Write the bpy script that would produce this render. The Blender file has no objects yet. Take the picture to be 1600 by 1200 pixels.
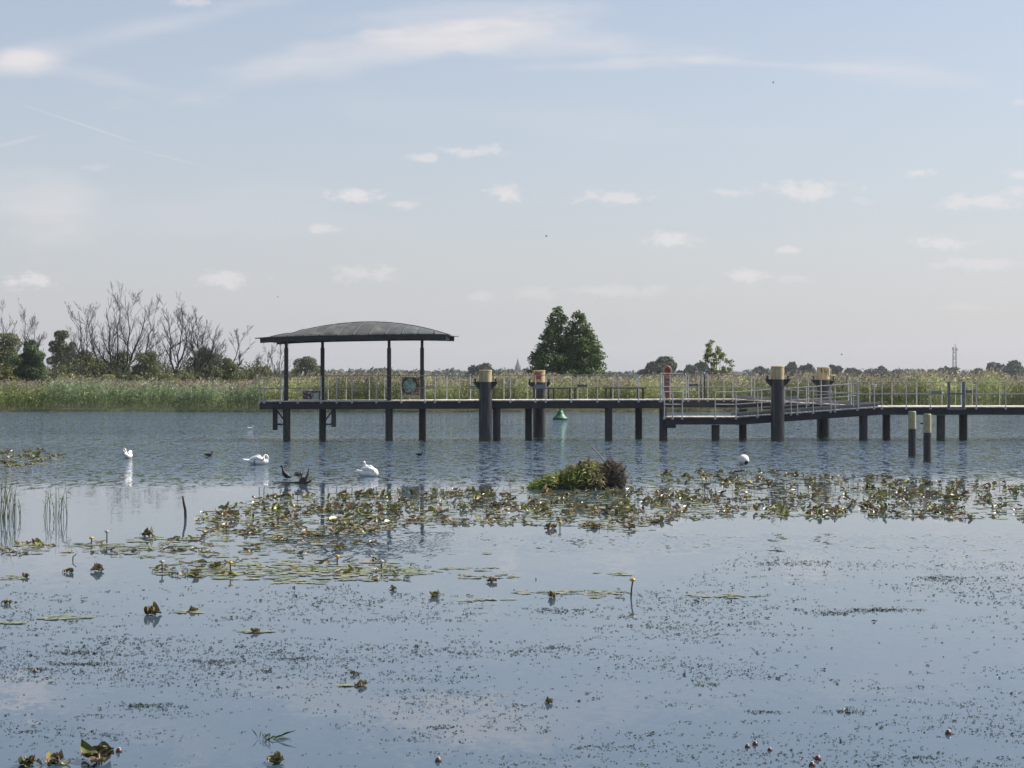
import bpy, math, random
import numpy as np
from mathutils import Vector, Matrix
S = bpy.context.scene
C = S.collection
PI = math.pi

# ------------------------------------------------------------------ camera
F, HC, YH = 3000.0, 2.65, 590.0        # focal length in px of a 1600 px wide picture, eye height, horizon row
cam = bpy.data.objects.new('camera', bpy.data.cameras.new('camera')); C.objects.link(cam)
cam.data.sensor_width = 36; cam.data.lens = 36*F/1600
cam.location = (0, 0, HC); cam.rotation_euler = (PI/2, 0, 0)
cam.data.shift_y = -10/1600
cam.data.clip_start = 0.1; cam.data.clip_end = 20000
S.camera = cam
S.render.resolution_x = 1024; S.render.resolution_y = 768

# ------------------------------------------------------------------ light
SUN_AZ, SUN_EL = 70.0, 46.0            # clockwise from the view direction, above the horizon
sd = Vector((math.sin(math.radians(SUN_AZ))*math.cos(math.radians(SUN_EL)),
             math.cos(math.radians(SUN_AZ))*math.cos(math.radians(SUN_EL)), math.sin(math.radians(SUN_EL))))
sun = bpy.data.objects.new('sun', bpy.data.lights.new('sun', 'SUN')); C.objects.link(sun)
sun.data.energy = 5.0; sun.data.angle = math.radians(0.6); sun.data.color = (1, 0.95, 0.87)
sun.rotation_euler = (-sd).to_track_quat('-Z', 'Y').to_euler()
S.view_settings.view_transform = 'Standard'; S.view_settings.look = 'None'
S.view_settings.exposure = 0.68; S.view_settings.gamma = 1
SKY_STRENGTH = 0.082

world = bpy.data.worlds.new('World'); S.world = world; world.use_nodes = True
W = world.node_tree; W.nodes.clear()
def wn(t, **k):
    n = W.nodes.new(t)
    for a, b in k.items(): setattr(n, a, b)
    return n
def wl(a, b): W.links.new(a, b)
def wm(op, a, b=None, clamp=False):
    n = wn('ShaderNodeMath', operation=op, use_clamp=clamp)
    for i, v in enumerate((a, b)):
        if v is None: continue
        if isinstance(v, (int, float)): n.inputs[i].default_value = v
        else: wl(v, n.inputs[i])
    return n.outputs[0]
sky = wn('ShaderNodeTexSky', sky_type='NISHITA', sun_disc=False)
sky.sun_elevation = math.radians(SUN_EL); sky.sun_rotation = math.radians(SUN_AZ)
sky.air_density = 1.0; sky.dust_density = 1.6; sky.ozone_density = 1.5; sky.altitude = 0
tc = wn('ShaderNodeTexCoord'); sx = wn('ShaderNodeSeparateXYZ'); wl(tc.outputs['Generated'], sx.inputs[0])
yc = wm('MAXIMUM', sx.outputs[1], 0.02)
u = wm('DIVIDE', sx.outputs[0], yc); v = wm('DIVIDE', sx.outputs[2], yc)
uv = wn('ShaderNodeCombineXYZ'); wl(u, uv.inputs[0]); wl(v, uv.inputs[1])
def wnoise(scale, detail, rough, stretch=(1, 1, 1), off=0):
    mp = wn('ShaderNodeMapping'); mp.inputs['Scale'].default_value = stretch; mp.inputs['Location'].default_value = (off, off, 0)
    wl(uv.outputs[0], mp.inputs[0])
    n = wn('ShaderNodeTexNoise'); n.inputs['Scale'].default_value = scale; n.inputs['Detail'].default_value = detail
    n.inputs['Roughness'].default_value = rough; wl(mp.outputs[0], n.inputs[0])
    return n.outputs['Fac']
fine = wnoise(85, 7, 0.68, (1, 1.7, 1)); broad = wnoise(9, 4, 0.6, (1, 3.4, 1), 3.1)
def cloud(px, py, w, h, s, rot=0, noise=fine, k=1.3, soft=0.75, flat=True):
    """one cloud as a direction in the sky: centre, half sizes in picture px, strength"""
    mp = wn('ShaderNodeMapping', vector_type='TEXTURE')
    mp.inputs['Location'].default_value = ((px-800)/F, (590-py)/F, 0)
    mp.inputs['Rotation'].default_value = (0, 0, math.radians(rot))
    mp.inputs['Scale'].default_value = (w/F, h/F, 1)
    wl(uv.outputs[0], mp.inputs[0])
    ln = wn('ShaderNodeVectorMath', operation='LENGTH'); wl(mp.outputs[0], ln.inputs[0])
    d = wm('ADD', ln.outputs['Value'], wm('MULTIPLY', wm('SUBTRACT', noise, 0.5), k*2))
    mr = wn('ShaderNodeMapRange', interpolation_type='SMOOTHSTEP'); wl(d, mr.inputs[0])
    mr.inputs[1].default_value = 1.0; mr.inputs[2].default_value = 1.0-soft
    mr.inputs[3].default_value = 0; mr.inputs[4].default_value = s
    return mr.outputs[0]
total = None
CL = [(555,303,52,15,.8),(625,320,38,8,.5),(793,304,42,17,.75),(735,236,62,11,.6),(668,246,34,9,.6),(965,308,78,13,.65),
      (1135,300,36,8,.55),(1255,297,78,18,.75),(1432,271,34,8,.7),(1590,271,22,12,.6),(1530,316,85,16,.65),(1592,300,30,12,.6),
      (1050,376,52,17,.7),(1235,391,32,9,.6),(1470,381,60,13,.65),(1530,413,95,13,.45),(1165,430,42,17,.65),(1350,313,30,8,.3),
      (505,358,32,11,.55),(350,436,62,18,.6),(565,428,60,17,.5),(45,438,62,17,.7),(752,464,30,12,.35),(970,455,120,12,.35),
      (1595,160,20,12,.5),(830,458,50,14,.3),(300,4,40,10,.5),(1520,480,60,8,.25),(150,262,30,9,.3),(1245,436,40,9,.3)]
for a in CL:
    c = cloud(*a[:4], a[4]*.9, k=1.8, soft=.9)
    total = c if total is None else wm('MAXIMUM', total, c)
CI = [(520,95,440,40,.42,10),(900,68,330,38,.42,-2),(960,100,240,14,.35,3),(40,100,80,26,.5,4),(60,330,150,80,.3,0),(250,40,330,30,.3,12),
      (700,20,300,30,.28,3),(1200,100,300,10,.22,-3),(1450,120,250,30,.2,-5),(30,220,70,6,.25,14),(300,330,500,60,.12,2),(800,180,500,40,.1,-4),(200,130,260,22,.2,-12)]
for a in CI:
    c = cloud(*a, noise=broad, k=1.2, soft=0.95)
    total = wm('ADD', total, c)
# vapour trail
c = cloud(130, 195, 150, 2.2, .28, -18.5, noise=fine, k=.5, soft=.8); total = wm('ADD', total, c)
c = cloud(260, 245, 100, 2.2, .18, -14, noise=fine, k=.5, soft=.8); total = wm('ADD', total, c)
total = wm('MULTIPLY', total, wm('MULTIPLY', wm('GREATER_THAN', sx.outputs[1], 0.05), 0.95))
# clouds in the rest of the sky
gn = wn('ShaderNodeTexNoise'); gn.inputs['Scale'].default_value = 3.0; gn.inputs['Detail'].default_value = 5
gm = wn('ShaderNodeMapping'); gm.inputs['Scale'].default_value = (1, 1, 3); wl(tc.outputs['Generated'], gm.inputs[0]); wl(gm.outputs[0], gn.inputs[0])
gr = wn('ShaderNodeMapRange'); wl(gn.outputs['Fac'], gr.inputs[0]); gr.inputs[1].default_value = .5; gr.inputs[2].default_value = .75; gr.inputs[4].default_value = .25
up = wn('ShaderNodeMapRange'); wl(sx.outputs[2], up.inputs[0]); up.inputs[1].default_value = .2; up.inputs[2].default_value = .32
total = wm('MINIMUM', wm('ADD', total, wm('MULTIPLY', gr.outputs[0], up.outputs[0])), 1.0)
mixc = wn('ShaderNodeMix', data_type='RGBA'); wl(total, mixc.inputs['Factor'])
hs = wn('ShaderNodeHueSaturation'); hs.inputs["Saturation"].default_value = 0.92; hs.inputs['Value'].default_value = 1.0
wl(sky.outputs[0], hs.inputs['Color'])
veil = wn('ShaderNodeMix', data_type='RGBA'); 
vf = wn('ShaderNodeMapRange'); wl(sx.outputs[2], vf.inputs[0]); vf.inputs[1].default_value = .02; vf.inputs[2].default_value = .30; vf.inputs[3].default_value = .6; vf.inputs[4].default_value = .12
wl(vf.outputs[0], veil.inputs['Factor']); wl(hs.outputs[0], veil.inputs['A']); veil.inputs['B'].default_value = (4.85, 4.85, 5.45, 1)
wl(veil.outputs['Result'], mixc.inputs['A']); mixc.inputs['B'].default_value = (6.4, 6.05, 6.05, 1)
bg = wn('ShaderNodeBackground'); bg.inputs[1].default_value = SKY_STRENGTH; wl(mixc.outputs['Result'], bg.inputs[0])
wo = wn('ShaderNodeOutputWorld'); wl(bg.outputs[0], wo.inputs[0])

# ------------------------------------------------------------------ helpers
def at(px, py, Y):
    """the point at distance Y seen at (px, py) of the 1600 x 1200 photograph"""
    return Vector(((px-800)*Y/F, Y, HC-(py-YH)*Y/F))
def dist(py): return F*HC/(py-YH)
def on_water(px, py): d = dist(py); return Vector(((px-800)*d/F, d, 0))

class MB:
    def __init__(s): s.v = []; s.f = []; s.c = []; s.n = 0; s.m = []
    def add(s, verts, faces, col=None, mi=0):
        verts = np.asarray(verts, dtype=np.float64).reshape(-1, 3)
        b = s.n; s.v.append(verts); s.n += len(verts)
        for f in faces: s.f.append([i+b for i in f]); s.m.append(mi)
        s.c += [col]*len(faces)
    def quads(s, Q, cols):
        """Q: (N,k,3) polygons, cols: (N,3)"""
        N, k = Q.shape[:2]; b = s.n
        s.v.append(Q.reshape(-1, 3)); s.n += N*k
        s.f += (np.arange(N*k).reshape(N, k)+b).tolist(); s.m += [0]*N
        s.c += [tuple(c) for c in cols]
    def box(s, c, d, col=None, mi=0, rot=None):
        x, y, z = d[0]/2, d[1]/2, d[2]/2
        V = [Vector(p) for p in ((-x,-y,-z),(x,-y,-z),(x,y,-z),(-x,y,-z),(-x,-y,z),(x,-y,z),(x,y,z),(-x,y,z))]
        if rot is not None: V = [rot @ p for p in V]
        s.add([(p+Vector(c))[:] for p in V], [(0,3,2,1),(4,5,6,7),(0,1,5,4),(1,2,6,5),(2,3,7,6),(3,0,4,7)], col, mi)
    def beam(s, a, b, w, h, col=None, mi=0):
        """a bar from a to b, w wide (sideways), h tall"""
        a, b = Vector(a), Vector(b); d = b-a
        q = d.to_track_quat('X', 'Z').to_matrix()
        s.box((a+b)/2, (d.length, w, h), col, mi, q)
    def tube(s, pts, rad, n=8, col=None, cap=True, mi=0):
        pts = [Vector(p) for p in pts]
        if isinstance(rad, (int, float)): rad = [rad]*len(pts)
        V = []; side = None
        for i, p in enumerate(pts):
            t = (pts[min(i+1, len(pts)-1)]-pts[max(i-1, 0)])
            t = t.normalized() if t.length > 1e-9 else Vector((0, 0, 1))
            if side is None:
                side = t.cross(Vector((0, 1, 0.013)));
                if side.length < .1: side = t.cross(Vector((1, 0, 0)))
            else: side = side - t*side.dot(t)
            side = side.normalized(); o = t.cross(side)
            for k in range(n):
                a = 2*PI*k/n
                V.append((p+side*(math.cos(a)*rad[i])+o*(math.sin(a)*rad[i]))[:])
        Fc = []
        for i in range(len(pts)-1):
            for k in range(n):
                Fc.append((i*n+k, i*n+(k+1) % n, (i+1)*n+(k+1) % n, (i+1)*n+k))
        if cap:
            m_ = len(V); V += V[:n]+V[(len(pts)-1)*n:len(pts)*n]; Fc.append(tuple(range(m_, m_+n))[::-1]); Fc.append(tuple(range(m_+n, m_+2*n)))
        s.add(V, Fc, col, mi)
    def lathe(s, prof, n=24, c=(0, 0, 0), col=None, mi=0):
        """prof: (radius, z) pairs, bottom to top"""
        V = []; 
        for r, z in prof:
            for k in range(n):
                a = 2*PI*k/n; V.append((c[0]+r*math.cos(a), c[1]+r*math.sin(a), c[2]+z))
        Fc = [(i*n+k, i*n+(k+1) % n, (i+1)*n+(k+1) % n, (i+1)*n+k) for i in range(len(prof)-1) for k in range(n)]
        m_ = len(V); V += V[:n]+V[(len(prof)-1)*n:len(prof)*n]; Fc.append(tuple(range(m_, m_+n))[::-1]); Fc.append(tuple(range(m_+n, m_+2*n)))
        s.add(V, Fc, col, mi)
    def mesh(s, name, mats, smooth=False):
        V = np.concatenate(s.v) if s.v else np.zeros((0, 3))
        me = bpy.data.meshes.new(name); me.from_pydata(V.tolist(), [], s.f)
        for m in (mats if isinstance(mats, (list, tuple)) else [mats]): me.materials.append(m)
        if any(c is not None for c in s.c):
            at_ = me.color_attributes.new('tint', 'FLOAT_COLOR', 'CORNER')
            cols = np.array([(1, 1, 1) if c is None else c for c in s.c], dtype=np.float32)
            cnt = np.array([len(f) for f in s.f])
            full = np.ones((int(cnt.sum()), 4), dtype=np.float32); full[:, :3] = np.repeat(cols, cnt, axis=0)
            at_.data.foreach_set('color', full.ravel())
        me.polygons.foreach_set('material_index', s.m)
        if smooth: me.polygons.foreach_set('use_smooth', [True]*len(s.f))
        me.update(); return me
    def build(s, name, mats, parent=None, smooth=False, loc=None):
        o = bpy.data.objects.new(name, s.mesh(name, mats, smooth)); C.objects.link(o)
        if loc is not None: o.location = loc
        if parent is not None: o.parent = parent
        return o
def tag(o, label=None, cat=None, group=None, kind=None):
    if label: o['label'] = label
    if cat: o['category'] = cat
    if group: o['group'] = group
    if kind: o['kind'] = kind
    return o
def empty(name, loc, label=None, cat=None, group=None, rz=0):
    o = bpy.data.objects.new(name, None); C.objects.link(o); o.location = loc; o.rotation_euler = (0, 0, rz)
    o.empty_display_size = .1
    return tag(o, label, cat, group)
def dup(o, parent=None):
    c = o.copy(); C.objects.link(c); c.parent = parent
    for ch in list(o.children): dup(ch, c)
    return c

# ------------------------------------------------------------------ materials
def mat(name, col, rough=.6, var=0.0, scale=4.0, metal=0.0, attr=False, transl=0.0, stretch=(1, 1, 1), bump=0.0, spec=.5,
        col2=None, thr=(.45, .6), s2=2.0, st2=(1, 1, 1), objvar=0.0):
    m = bpy.data.materials.new(name); m.use_nodes = True; T = m.node_tree; N = T.nodes; L = T.links
    b = N['Principled BSDF']; b.inputs['Roughness'].default_value = rough; b.inputs['Metallic'].default_value = metal
    b.inputs['Specular IOR Level'].default_value = spec
    co = N.new('ShaderNodeTexCoord')
    def noise(sc, st, det=4):
        mp = N.new('ShaderNodeMapping'); mp.inputs['Scale'].default_value = st; L.new(co.outputs['Object'], mp.inputs[0])
        n = N.new('ShaderNodeTexNoise'); n.inputs['Scale'].default_value = sc; n.inputs['Detail'].default_value = det
        L.new(mp.outputs[0], n.inputs[0]); return n.outputs['Fac']
    rgb = N.new('ShaderNodeRGB'); rgb.outputs[0].default_value = (*col, 1); cur = rgb.outputs[0]
    if col2:
        mr = N.new('ShaderNodeMapRange'); mr.inputs[1].default_value = thr[0]; mr.inputs[2].default_value = thr[1]
        L.new(noise(s2, st2), mr.inputs[0])
        mx = N.new('ShaderNodeMix'); mx.data_type = 'RGBA'; L.new(mr.outputs[0], mx.inputs['Factor']); L.new(cur, mx.inputs['A'])
        mx.inputs['B'].default_value = (*col2, 1); cur = mx.outputs['Result']
    if attr:
        a = N.new('ShaderNodeAttribute'); a.attribute_name = 'tint'
        mx = N.new('ShaderNodeMix'); mx.data_type = 'RGBA'; mx.blend_type = 'MULTIPLY'; mx.inputs['Factor'].default_value = 1
        L.new(cur, mx.inputs['A']); L.new(a.outputs['Color'], mx.inputs['B']); cur = mx.outputs['Result']
    if var or objvar:
        h = N.new('ShaderNodeHueSaturation'); L.new(cur, h.inputs['Color'])
        mr = N.new('ShaderNodeMapRange'); mr.inputs[1].default_value = .25; mr.inputs[2].default_value = .75
        mr.inputs[3].default_value = 1-var; mr.inputs[4].default_value = 1+var; L.new(noise(scale, stretch), mr.inputs[0])
        val = mr.outputs[0]
        if objvar:
            oi = N.new('ShaderNodeObjectInfo'); m2 = N.new('ShaderNodeMapRange'); m2.inputs[3].default_value = 1-objvar; m2.inputs[4].default_value = 1+objvar
            L.new(oi.outputs['Random'], m2.inputs[0]); ml = N.new('ShaderNodeMath'); ml.operation = 'MULTIPLY'
            L.new(val, ml.inputs[0]); L.new(m2.outputs[0], ml.inputs[1]); val = ml.outputs[0]
        L.new(val, h.inputs['Value']); cur = h.outputs['Color']
    L.new(cur, b.inputs['Base Color'])
    if bump:
        bp = N.new('ShaderNodeBump'); bp.inputs['Strength'].default_value = 1; bp.inputs['Distance'].default_value = bump
        L.new(noise(scale*2, stretch), bp.inputs['Height']); L.new(bp.outputs[0], b.inputs['Normal'])
    if transl:
        t = N.new('ShaderNodeBsdfTranslucent'); L.new(cur, t.inputs['Color'])
        ms = N.new('ShaderNodeMixShader'); ms.inputs[0].default_value = transl
        L.new(b.outputs[0], ms.inputs[1]); L.new(t.outputs[0], ms.inputs[2]); L.new(ms.outputs[0], N['Material Output'].inputs[0])
    return m
M = dict(
    steel=mat('dark_painted_steel', (.022, .024, .030), .45, .35, 3, col2=(.04, .036, .034), s2=1.4, thr=(.5, .75), spec=.4),
    pile=mat('dark_pile_coating', (.020, .022, .027), .42, .35, 2.2, stretch=(3, 3, .6), col2=(.085, .072, .062), s2=2, thr=(.52, .8), st2=(4, 4, .4)),
    tidal=mat('wet_algae_band', (.030, .032, .018), .35, .4, 9),
    galv=mat('galvanised_steel', (.42, .42, .42), .5, .25, 12, metal=.1),
    galvd=mat('dull_galvanised_steel', (.16, .17, .185), .5, .3, 9, metal=.3),
    plank=mat('weathered_planks', (.36, .32, .28), .8, .35, 7, stretch=(6, .4, 1), bump=.004),
    cap=mat('ochre_pile_cap', (.47, .37, .20), .65, .18, 3, stretch=(2, 2, .7), col2=(.30, .23, .12), s2=4, thr=(.48, .66), st2=(4, 4, .5)),
    roof=mat('patinated_roof_sheet', (.060, .068, .064), .55, .35, 2.6, stretch=(1, 1, 1), col2=(.15, .155, .13), s2=2.2, thr=(.5, .75), st2=(1, .5, 1)),
    roofd=mat('roof_edge_sheet', (.028, .030, .030), .5, .3, 5),
    wood=mat('dark_wood', (.030, .024, .020), .7, .3, 6),
    trunk=mat('grey_bark', (.034, .029, .026), .9, .3, 3),
    leaf=mat('tree_leaves', (1, 1, 1), .55, attr=True, transl=.35, spec=.3),
    reed=mat('reed_leaves', (1, 1, 1), .5, attr=True, transl=.4, spec=.35),
    lily=mat('lily_leaves', (1, 1, 1), .38, attr=True, transl=.12, spec=.5, var=.3, scale=18, objvar=.2),
    pad=mat('floating_leaves', (1, 1, 1), .30, attr=True, spec=.5, var=.2, scale=6),
    weed=mat('duckweed_fleck', (1, 1, 1), .5, attr=True, spec=.3),
    swan=mat('white_feathers', (.80, .79, .76), .75, .06, 30, bump=.004),
    shadowfeather=mat('shaded_white_feathers', (.62, .58, .52), .8, .15, 30),  # white plumage with shade put into its colour
    beak=mat('orange_beak', (.55, .20, .05), .5), black=mat('black_skin', (.012, .012, .012), .4),
    coot=mat('black_feathers', (.009, .009, .011), .6, .3, 30), cootg=mat('grey_feathers', (.20, .19, .185), .7, .35, 25, col2=(.32, .30, .28), s2=12, thr=(.55, .7)),
    bone=mat('pale_legs', (.28, .28, .20), .5), duckbrown=mat('brown_feathers', (.07, .05, .038), .7, .4, 25), duckgrey=mat('pale_flank_feathers', (.22, .20, .18), .7, .3, 25),
    green=mat('green_buoy_paint', (.008, .115, .045), .5, .12, 3), greend=mat('green_buoy_rim', (.008, .07, .04), .5, .2, 5),
    ball=mat('white_buoy_plastic', (.74, .73, .68), .4, .08, 6), rubber=mat('black_rubber', (.012, .012, .013), .6),
    orange=mat('faded_orange_plastic', (.12, .04, .03), .55, .3, 6, col2=(.12, .06, .05), s2=5, thr=(.45, .6)),
    white=mat('white_panel', (.62, .62, .60), .5, .08, 6), blue=mat('blue_sign_face', (.03, .10, .26), .5, .1, 5),
    signg=mat('green_sign_face', (.06, .12, .10), .5, .1, 5), greyp=mat('grey_sign_plate', (.20, .21, .23), .5, .12, 5), darkp=mat('dark_sign_plate', (.05, .055, .065), .5, .12, 5),
    teal=mat('teal_mural', (.16, .30, .29), .6, .3, 9, col2=(.07, .12, .13), s2=7, thr=(.5, .6)),
    brown=mat('brown_board_frame', (.13, .075, .06), .7, .3, 6, col2=(.36, .27, .24), s2=9, thr=(.5, .6)),
    cream=mat('cream_board_base', (.38, .33, .22), .7, .2, 6),
    purple=mat('spray_painted_board', (.13, .07, .10), .6, .3, 9, col2=(.55, .53, .52), s2=6, thr=(.52, .58)),
    root=mat('matted_root_fibre', (.034, .026, .020), .95, .5, 9, bump=.03), rootl=mat('dry_root_strands', (1, 1, 1), .9, attr=True),
    drift=mat('driftwood', (.055, .044, .036), .85, .4, 12), stick=mat('pale_stick', (.21, .19, .16), .8, .25, 8), stickd=mat('wet_black_stick', (.018, .015, .012), .6, .3, 8),
    yellow=mat('yellow_petals', (.55, .36, .03), .5, .1, 9), stem=mat('lily_stem', (.030, .032, .014), .5, .2, 8), bud=mat('pale_seed_head', (.42, .40, .34), .6, .2, 8),
    red=mat('red_brown_seed', (.10, .035, .022), .4, .3, 8),
    church=mat('red_brick', (.10, .050, .045), .9, .2, .2), slate=mat('slate_spire', (.055, .055, .07), .6, .2, .2),
    mast=mat('mast_paint', (.30, .29, .30), .5), 
    ground=mat('meadow_soil', (.055, .065, .025), .95, .4, .05, col2=(.11, .10, .05), s2=.02, thr=(.4, .6)),
    graf=mat('red_spray_paint', (.28, .08, .05), .6, .2, 9), olive=mat('algae_stain', (.10, .10, .035), .8, .3, 9),
)

# water: real reflection, the surface normal carries wind ripples whose strength depends on where on the lake you are
def water_material():
    m = bpy.data.materials.new('lake_water'); m.use_nodes = True; T = m.node_tree; N = T.nodes; L = T.links
    b = N['Principled BSDF']; b.inputs['Base Color'].default_value = (.042, .068, .098, 1)
    b.inputs['Roughness'].default_value = .025; b.inputs['IOR'].default_value = 1.333
    g = N.new('ShaderNodeNewGeometry'); sp = N.new('ShaderNodeSeparateXYZ'); L.new(g.outputs['Position'], sp.inputs[0])
    def math_(op, a, c=None):
        n = N.new('ShaderNodeMath'); n.operation = op
        for i, q in enumerate((a, c)):
            if q is None: continue
            if isinstance(q, (int, float)): n.inputs[i].default_value = q
            else: L.new(q, n.inputs[i])
        return n.outputs[0]
    def nz(scale, st, det, rough=.55, out='Fac'):
        mp = N.new('ShaderNodeMapping'); mp.inputs['Scale'].default_value = st; L.new(g.outputs['Position'], mp.inputs[0])
        n = N.new('ShaderNodeTexNoise'); n.inputs['Scale'].default_value = scale; n.inputs['Detail'].default_value = det
        n.inputs['Roughness'].default_value = rough; L.new(mp.outputs[0], n.inputs[0]); return n.outputs[out]
    def rng(x, a, c, lo=0., hi=1.):
        r = N.new('ShaderNodeMapRange'); r.interpolation_type = 'SMOOTHSTEP'; L.new(x, r.inputs[0])
        for i, q in enumerate((a, c, lo, hi)): r.inputs[i+1].default_value = q
        return r.outputs[0]
    X, Y = sp.outputs[0], sp.outputs[1]
    edge = nz(.06, (1, .5, 1), 3); patch = nz(.05, (.6, 2.0, 1), 3)
    yy = math_('ADD', math_('SUBTRACT', Y, math_('MULTIPLY', X, .12)), math_('MULTIPLY', math_('SUBTRACT', edge, .5), 12))
    windy = rng(yy, 46, 56, 0, 1.45)
    far = rng(Y, 70, 105, 1.15, 1.9)
    # a cat's-paw of ripples on the calm part, right of the middle
    p1 = math_('MULTIPLY', rng(Y, 28.3, 29.5), rng(Y, 31.5, 33.5, 1, 0))
    p1 = math_('MULTIPLY', p1, rng(X, -4.5, 1))
    p1 = math_('MULTIPLY', p1, rng(patch, .35, .6, .35, 1))
    amp = math_('ADD', math_('MULTIPLY', math_('MULTIPLY', windy, far), rng(patch, .3, .7, .75, 1.2)), math_('MULTIPLY', p1, .10))
    amp = math_('ADD', amp, .018)
    def slope(scale, st, det, k):
        c = nz(scale, st, det, .6, 'Color')
        s_ = N.new('ShaderNodeVectorMath'); s_.operation = 'SUBTRACT'; L.new(c, s_.inputs[0]); s_.inputs[1].default_value = (.5, .5, .5)
        v_ = N.new('ShaderNodeVectorMath'); v_.operation = 'SCALE'; L.new(s_.outputs[0], v_.inputs[0]); v_.inputs['Scale'].default_value = k
        return v_.outputs[0]
    ad = N.new('ShaderNodeVectorMath'); ad.operation = 'ADD'; L.new(slope(4.6, (1, .42, 1), 3, 1.2), ad.inputs[0]); L.new(slope(15, (1, .6, 1), 2, 1.0), ad.inputs[1])
    sc = N.new('ShaderNodeVectorMath'); sc.operation = 'SCALE'; L.new(ad.outputs[0], sc.inputs[0]); L.new(amp, sc.inputs['Scale'])
    fl = N.new('ShaderNodeVectorMath'); fl.operation = 'MULTIPLY'; L.new(sc.outputs[0], fl.inputs[0]); fl.inputs[1].default_value = (.8, 1, 0)
    nn = N.new('ShaderNodeVectorMath'); nn.operation = 'ADD'; L.new(fl.outputs[0], nn.inputs[0]); nn.inputs[1].default_value = (0, 0, 1)
    no = N.new('ShaderNodeVectorMath'); no.operation = 'NORMALIZE'; L.new(nn.outputs[0], no.inputs[0])
    L.new(no.outputs[0], b.inputs['Normal'])
    L.new(math_('ADD', math_('MULTIPLY', windy, .022), .02), b.inputs['Roughness'])
    return m
M['water'] = water_material()

# ------------------------------------------------------------------ setting
rs = np.random.RandomState(5); random.seed(5)
SHORE = 150.0
def shore_y(x): return SHORE + 1.2*math.sin(x*.13)+.8*math.sin(x*.41+1)+.35*math.sin(x*1.3) + (1.2 if x < -26 else 0) - max(0, x)*.045
w = MB(); w.add([(-900, -60, 0), (900, -60, 0), (900, 162, 0), (-900, 162, 0)], [(0, 1, 2, 3)])
tag(w.build('water', M['water']), 'rippled blue lake water, calm in front', 'water', kind='structure')
gd = MB(); xs = list(range(-3400, -200, 200))+list(range(-200, 201, 4))+list(range(400, 3401, 200)); ys = []
V = []
for x in xs:
    s0 = shore_y(x) if abs(x) <= 200 else SHORE
    for y, z in ((-90, -1.6), (s0-12, -1.2), (s0-.5, -.25), (s0+1.2, .12), (s0+8, .3), (260, .45), (900, .6), (2420, 1.0)): V.append((x, y, z))
nY = 8
gd.add(V, [(i*nY+j, (i+1)*nY+j, (i+1)*nY+j+1, i*nY+j+1) for i in range(len(xs)-1) for j in range(nY-1)])
tag(gd.build('ground', M['ground']), 'flat lakeside meadow reaching the horizon', 'ground', kind='structure')

# ------------------------------------------------------------------ reeds
def rand_dirs(n, rs_, up=0.0):
    d = rs_.normal(size=(n, 3)); d[:, 2] += up; return d/np.linalg.norm(d, axis=1, keepdims=True)
def blades(base, d, L, wd, rs_, bend=.25):
    """tapering leaf blades as bent kites: base (N,3), direction d (N,3), length L (N), width wd (N)"""
    n = len(base); side = np.cross(d, rs_.normal(size=(n, 3))); side /= np.linalg.norm(side, axis=1, keepdims=True)+1e-9
    mid = base+d*(L*.5)[:, None]; tip = base+d*L[:, None]; tip[:, 2] -= L*bend
    s2 = side*(wd*.5)[:, None]
    return np.stack([base-s2*.3, mid-s2, tip, mid+s2], axis=1)
def lattice_noise(x, y, seed):
    r = np.random.RandomState(seed); G = r.uniform(size=(64, 64)); xi, yi = np.floor(x).astype(int), np.floor(y).astype(int); fx, fy = x-xi, y-yi
    fx = fx*fx*(3-2*fx); fy = fy*fy*(3-2*fy); g_ = lambda i, j: G[i % 64, j % 64]
    return (g_(xi, yi)*(1-fx)+g_(xi+1, yi)*fx)*(1-fy)+(g_(xi, yi+1)*(1-fx)+g_(xi+1, yi+1)*fx)*fy
def reed_mass(name, n, xr, yr, hfun, colfun, plume, label, seed, leafw=.06):
    r = np.random.RandomState(seed); b = MB()
    x = r.uniform(*xr, n); dy = r.uniform(0, 1, n)**1.4*(yr[1]-yr[0])+yr[0]
    y = np.array([shore_y(q) for q in x])+dy
    h = np.array([hfun(q, e) for q, e in zip(x, y)])*(1+r.normal(0, .07, n))
    base = np.stack([x, y, np.full(n, .0)], 1); lean = np.stack([r.normal(.06, .07, n), r.normal(0, .06, n), np.ones(n)], 1)
    cl = lattice_noise(x*.55+80, y*.5, seed)*.6+lattice_noise(x*1.6+80, y*1.2, seed+1)*.4
    h = h*(.84+.30*cl); lean[:, 0] += (lattice_noise(x*.4+90, y*.4, seed+2)-.4)*.5
    col = np.array([colfun(q, e, r) for q, e in zip(x, y)])*(.45+1.1*cl)[:, None]
    b.quads(blades(base, lean, h*.97, np.full(n, .035), r, 0), col*.85)
    for k in range(7):
        t = r.uniform(.25, .93, n); p = base+lean*(h*t)[:, None]; d = rand_dirs(n, r, .9); d[:, 0] += .25; L = r.uniform(.35, .6, n)
        low = np.clip(1-t*1.1, 0, 1)[:, None]
        cc = col*(1-low)+np.array([.20, .26, .07])*low
        b.quads(blades(p, d, L, r.uniform(.6, 1.3, n)*leafw, r, .3), cc*r.uniform(.5, 2.0, (n, 1)))
    k = r.uniform(size=n) < plume; m_ = k.sum(); p = (base+lean*h[:, None]*.95)[k]
    for q in range(2):
        d = rand_dirs(m_, r, 2.2); d[:, 0] += .35
        b.quads(blades(p, d, r.uniform(.22, .36, m_), r.uniform(.06, .11, m_), r, .1), np.array([.30, .25, .19])*r.uniform(.5, 1.5, (m_, 1)))
    return tag(b.build(name, M['reed']), label, 'reeds', kind='stuff')
def nz1(x, s): return .5+.5*math.sin(x*s+2.1*math.sin(x*s*.37+s))
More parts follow.
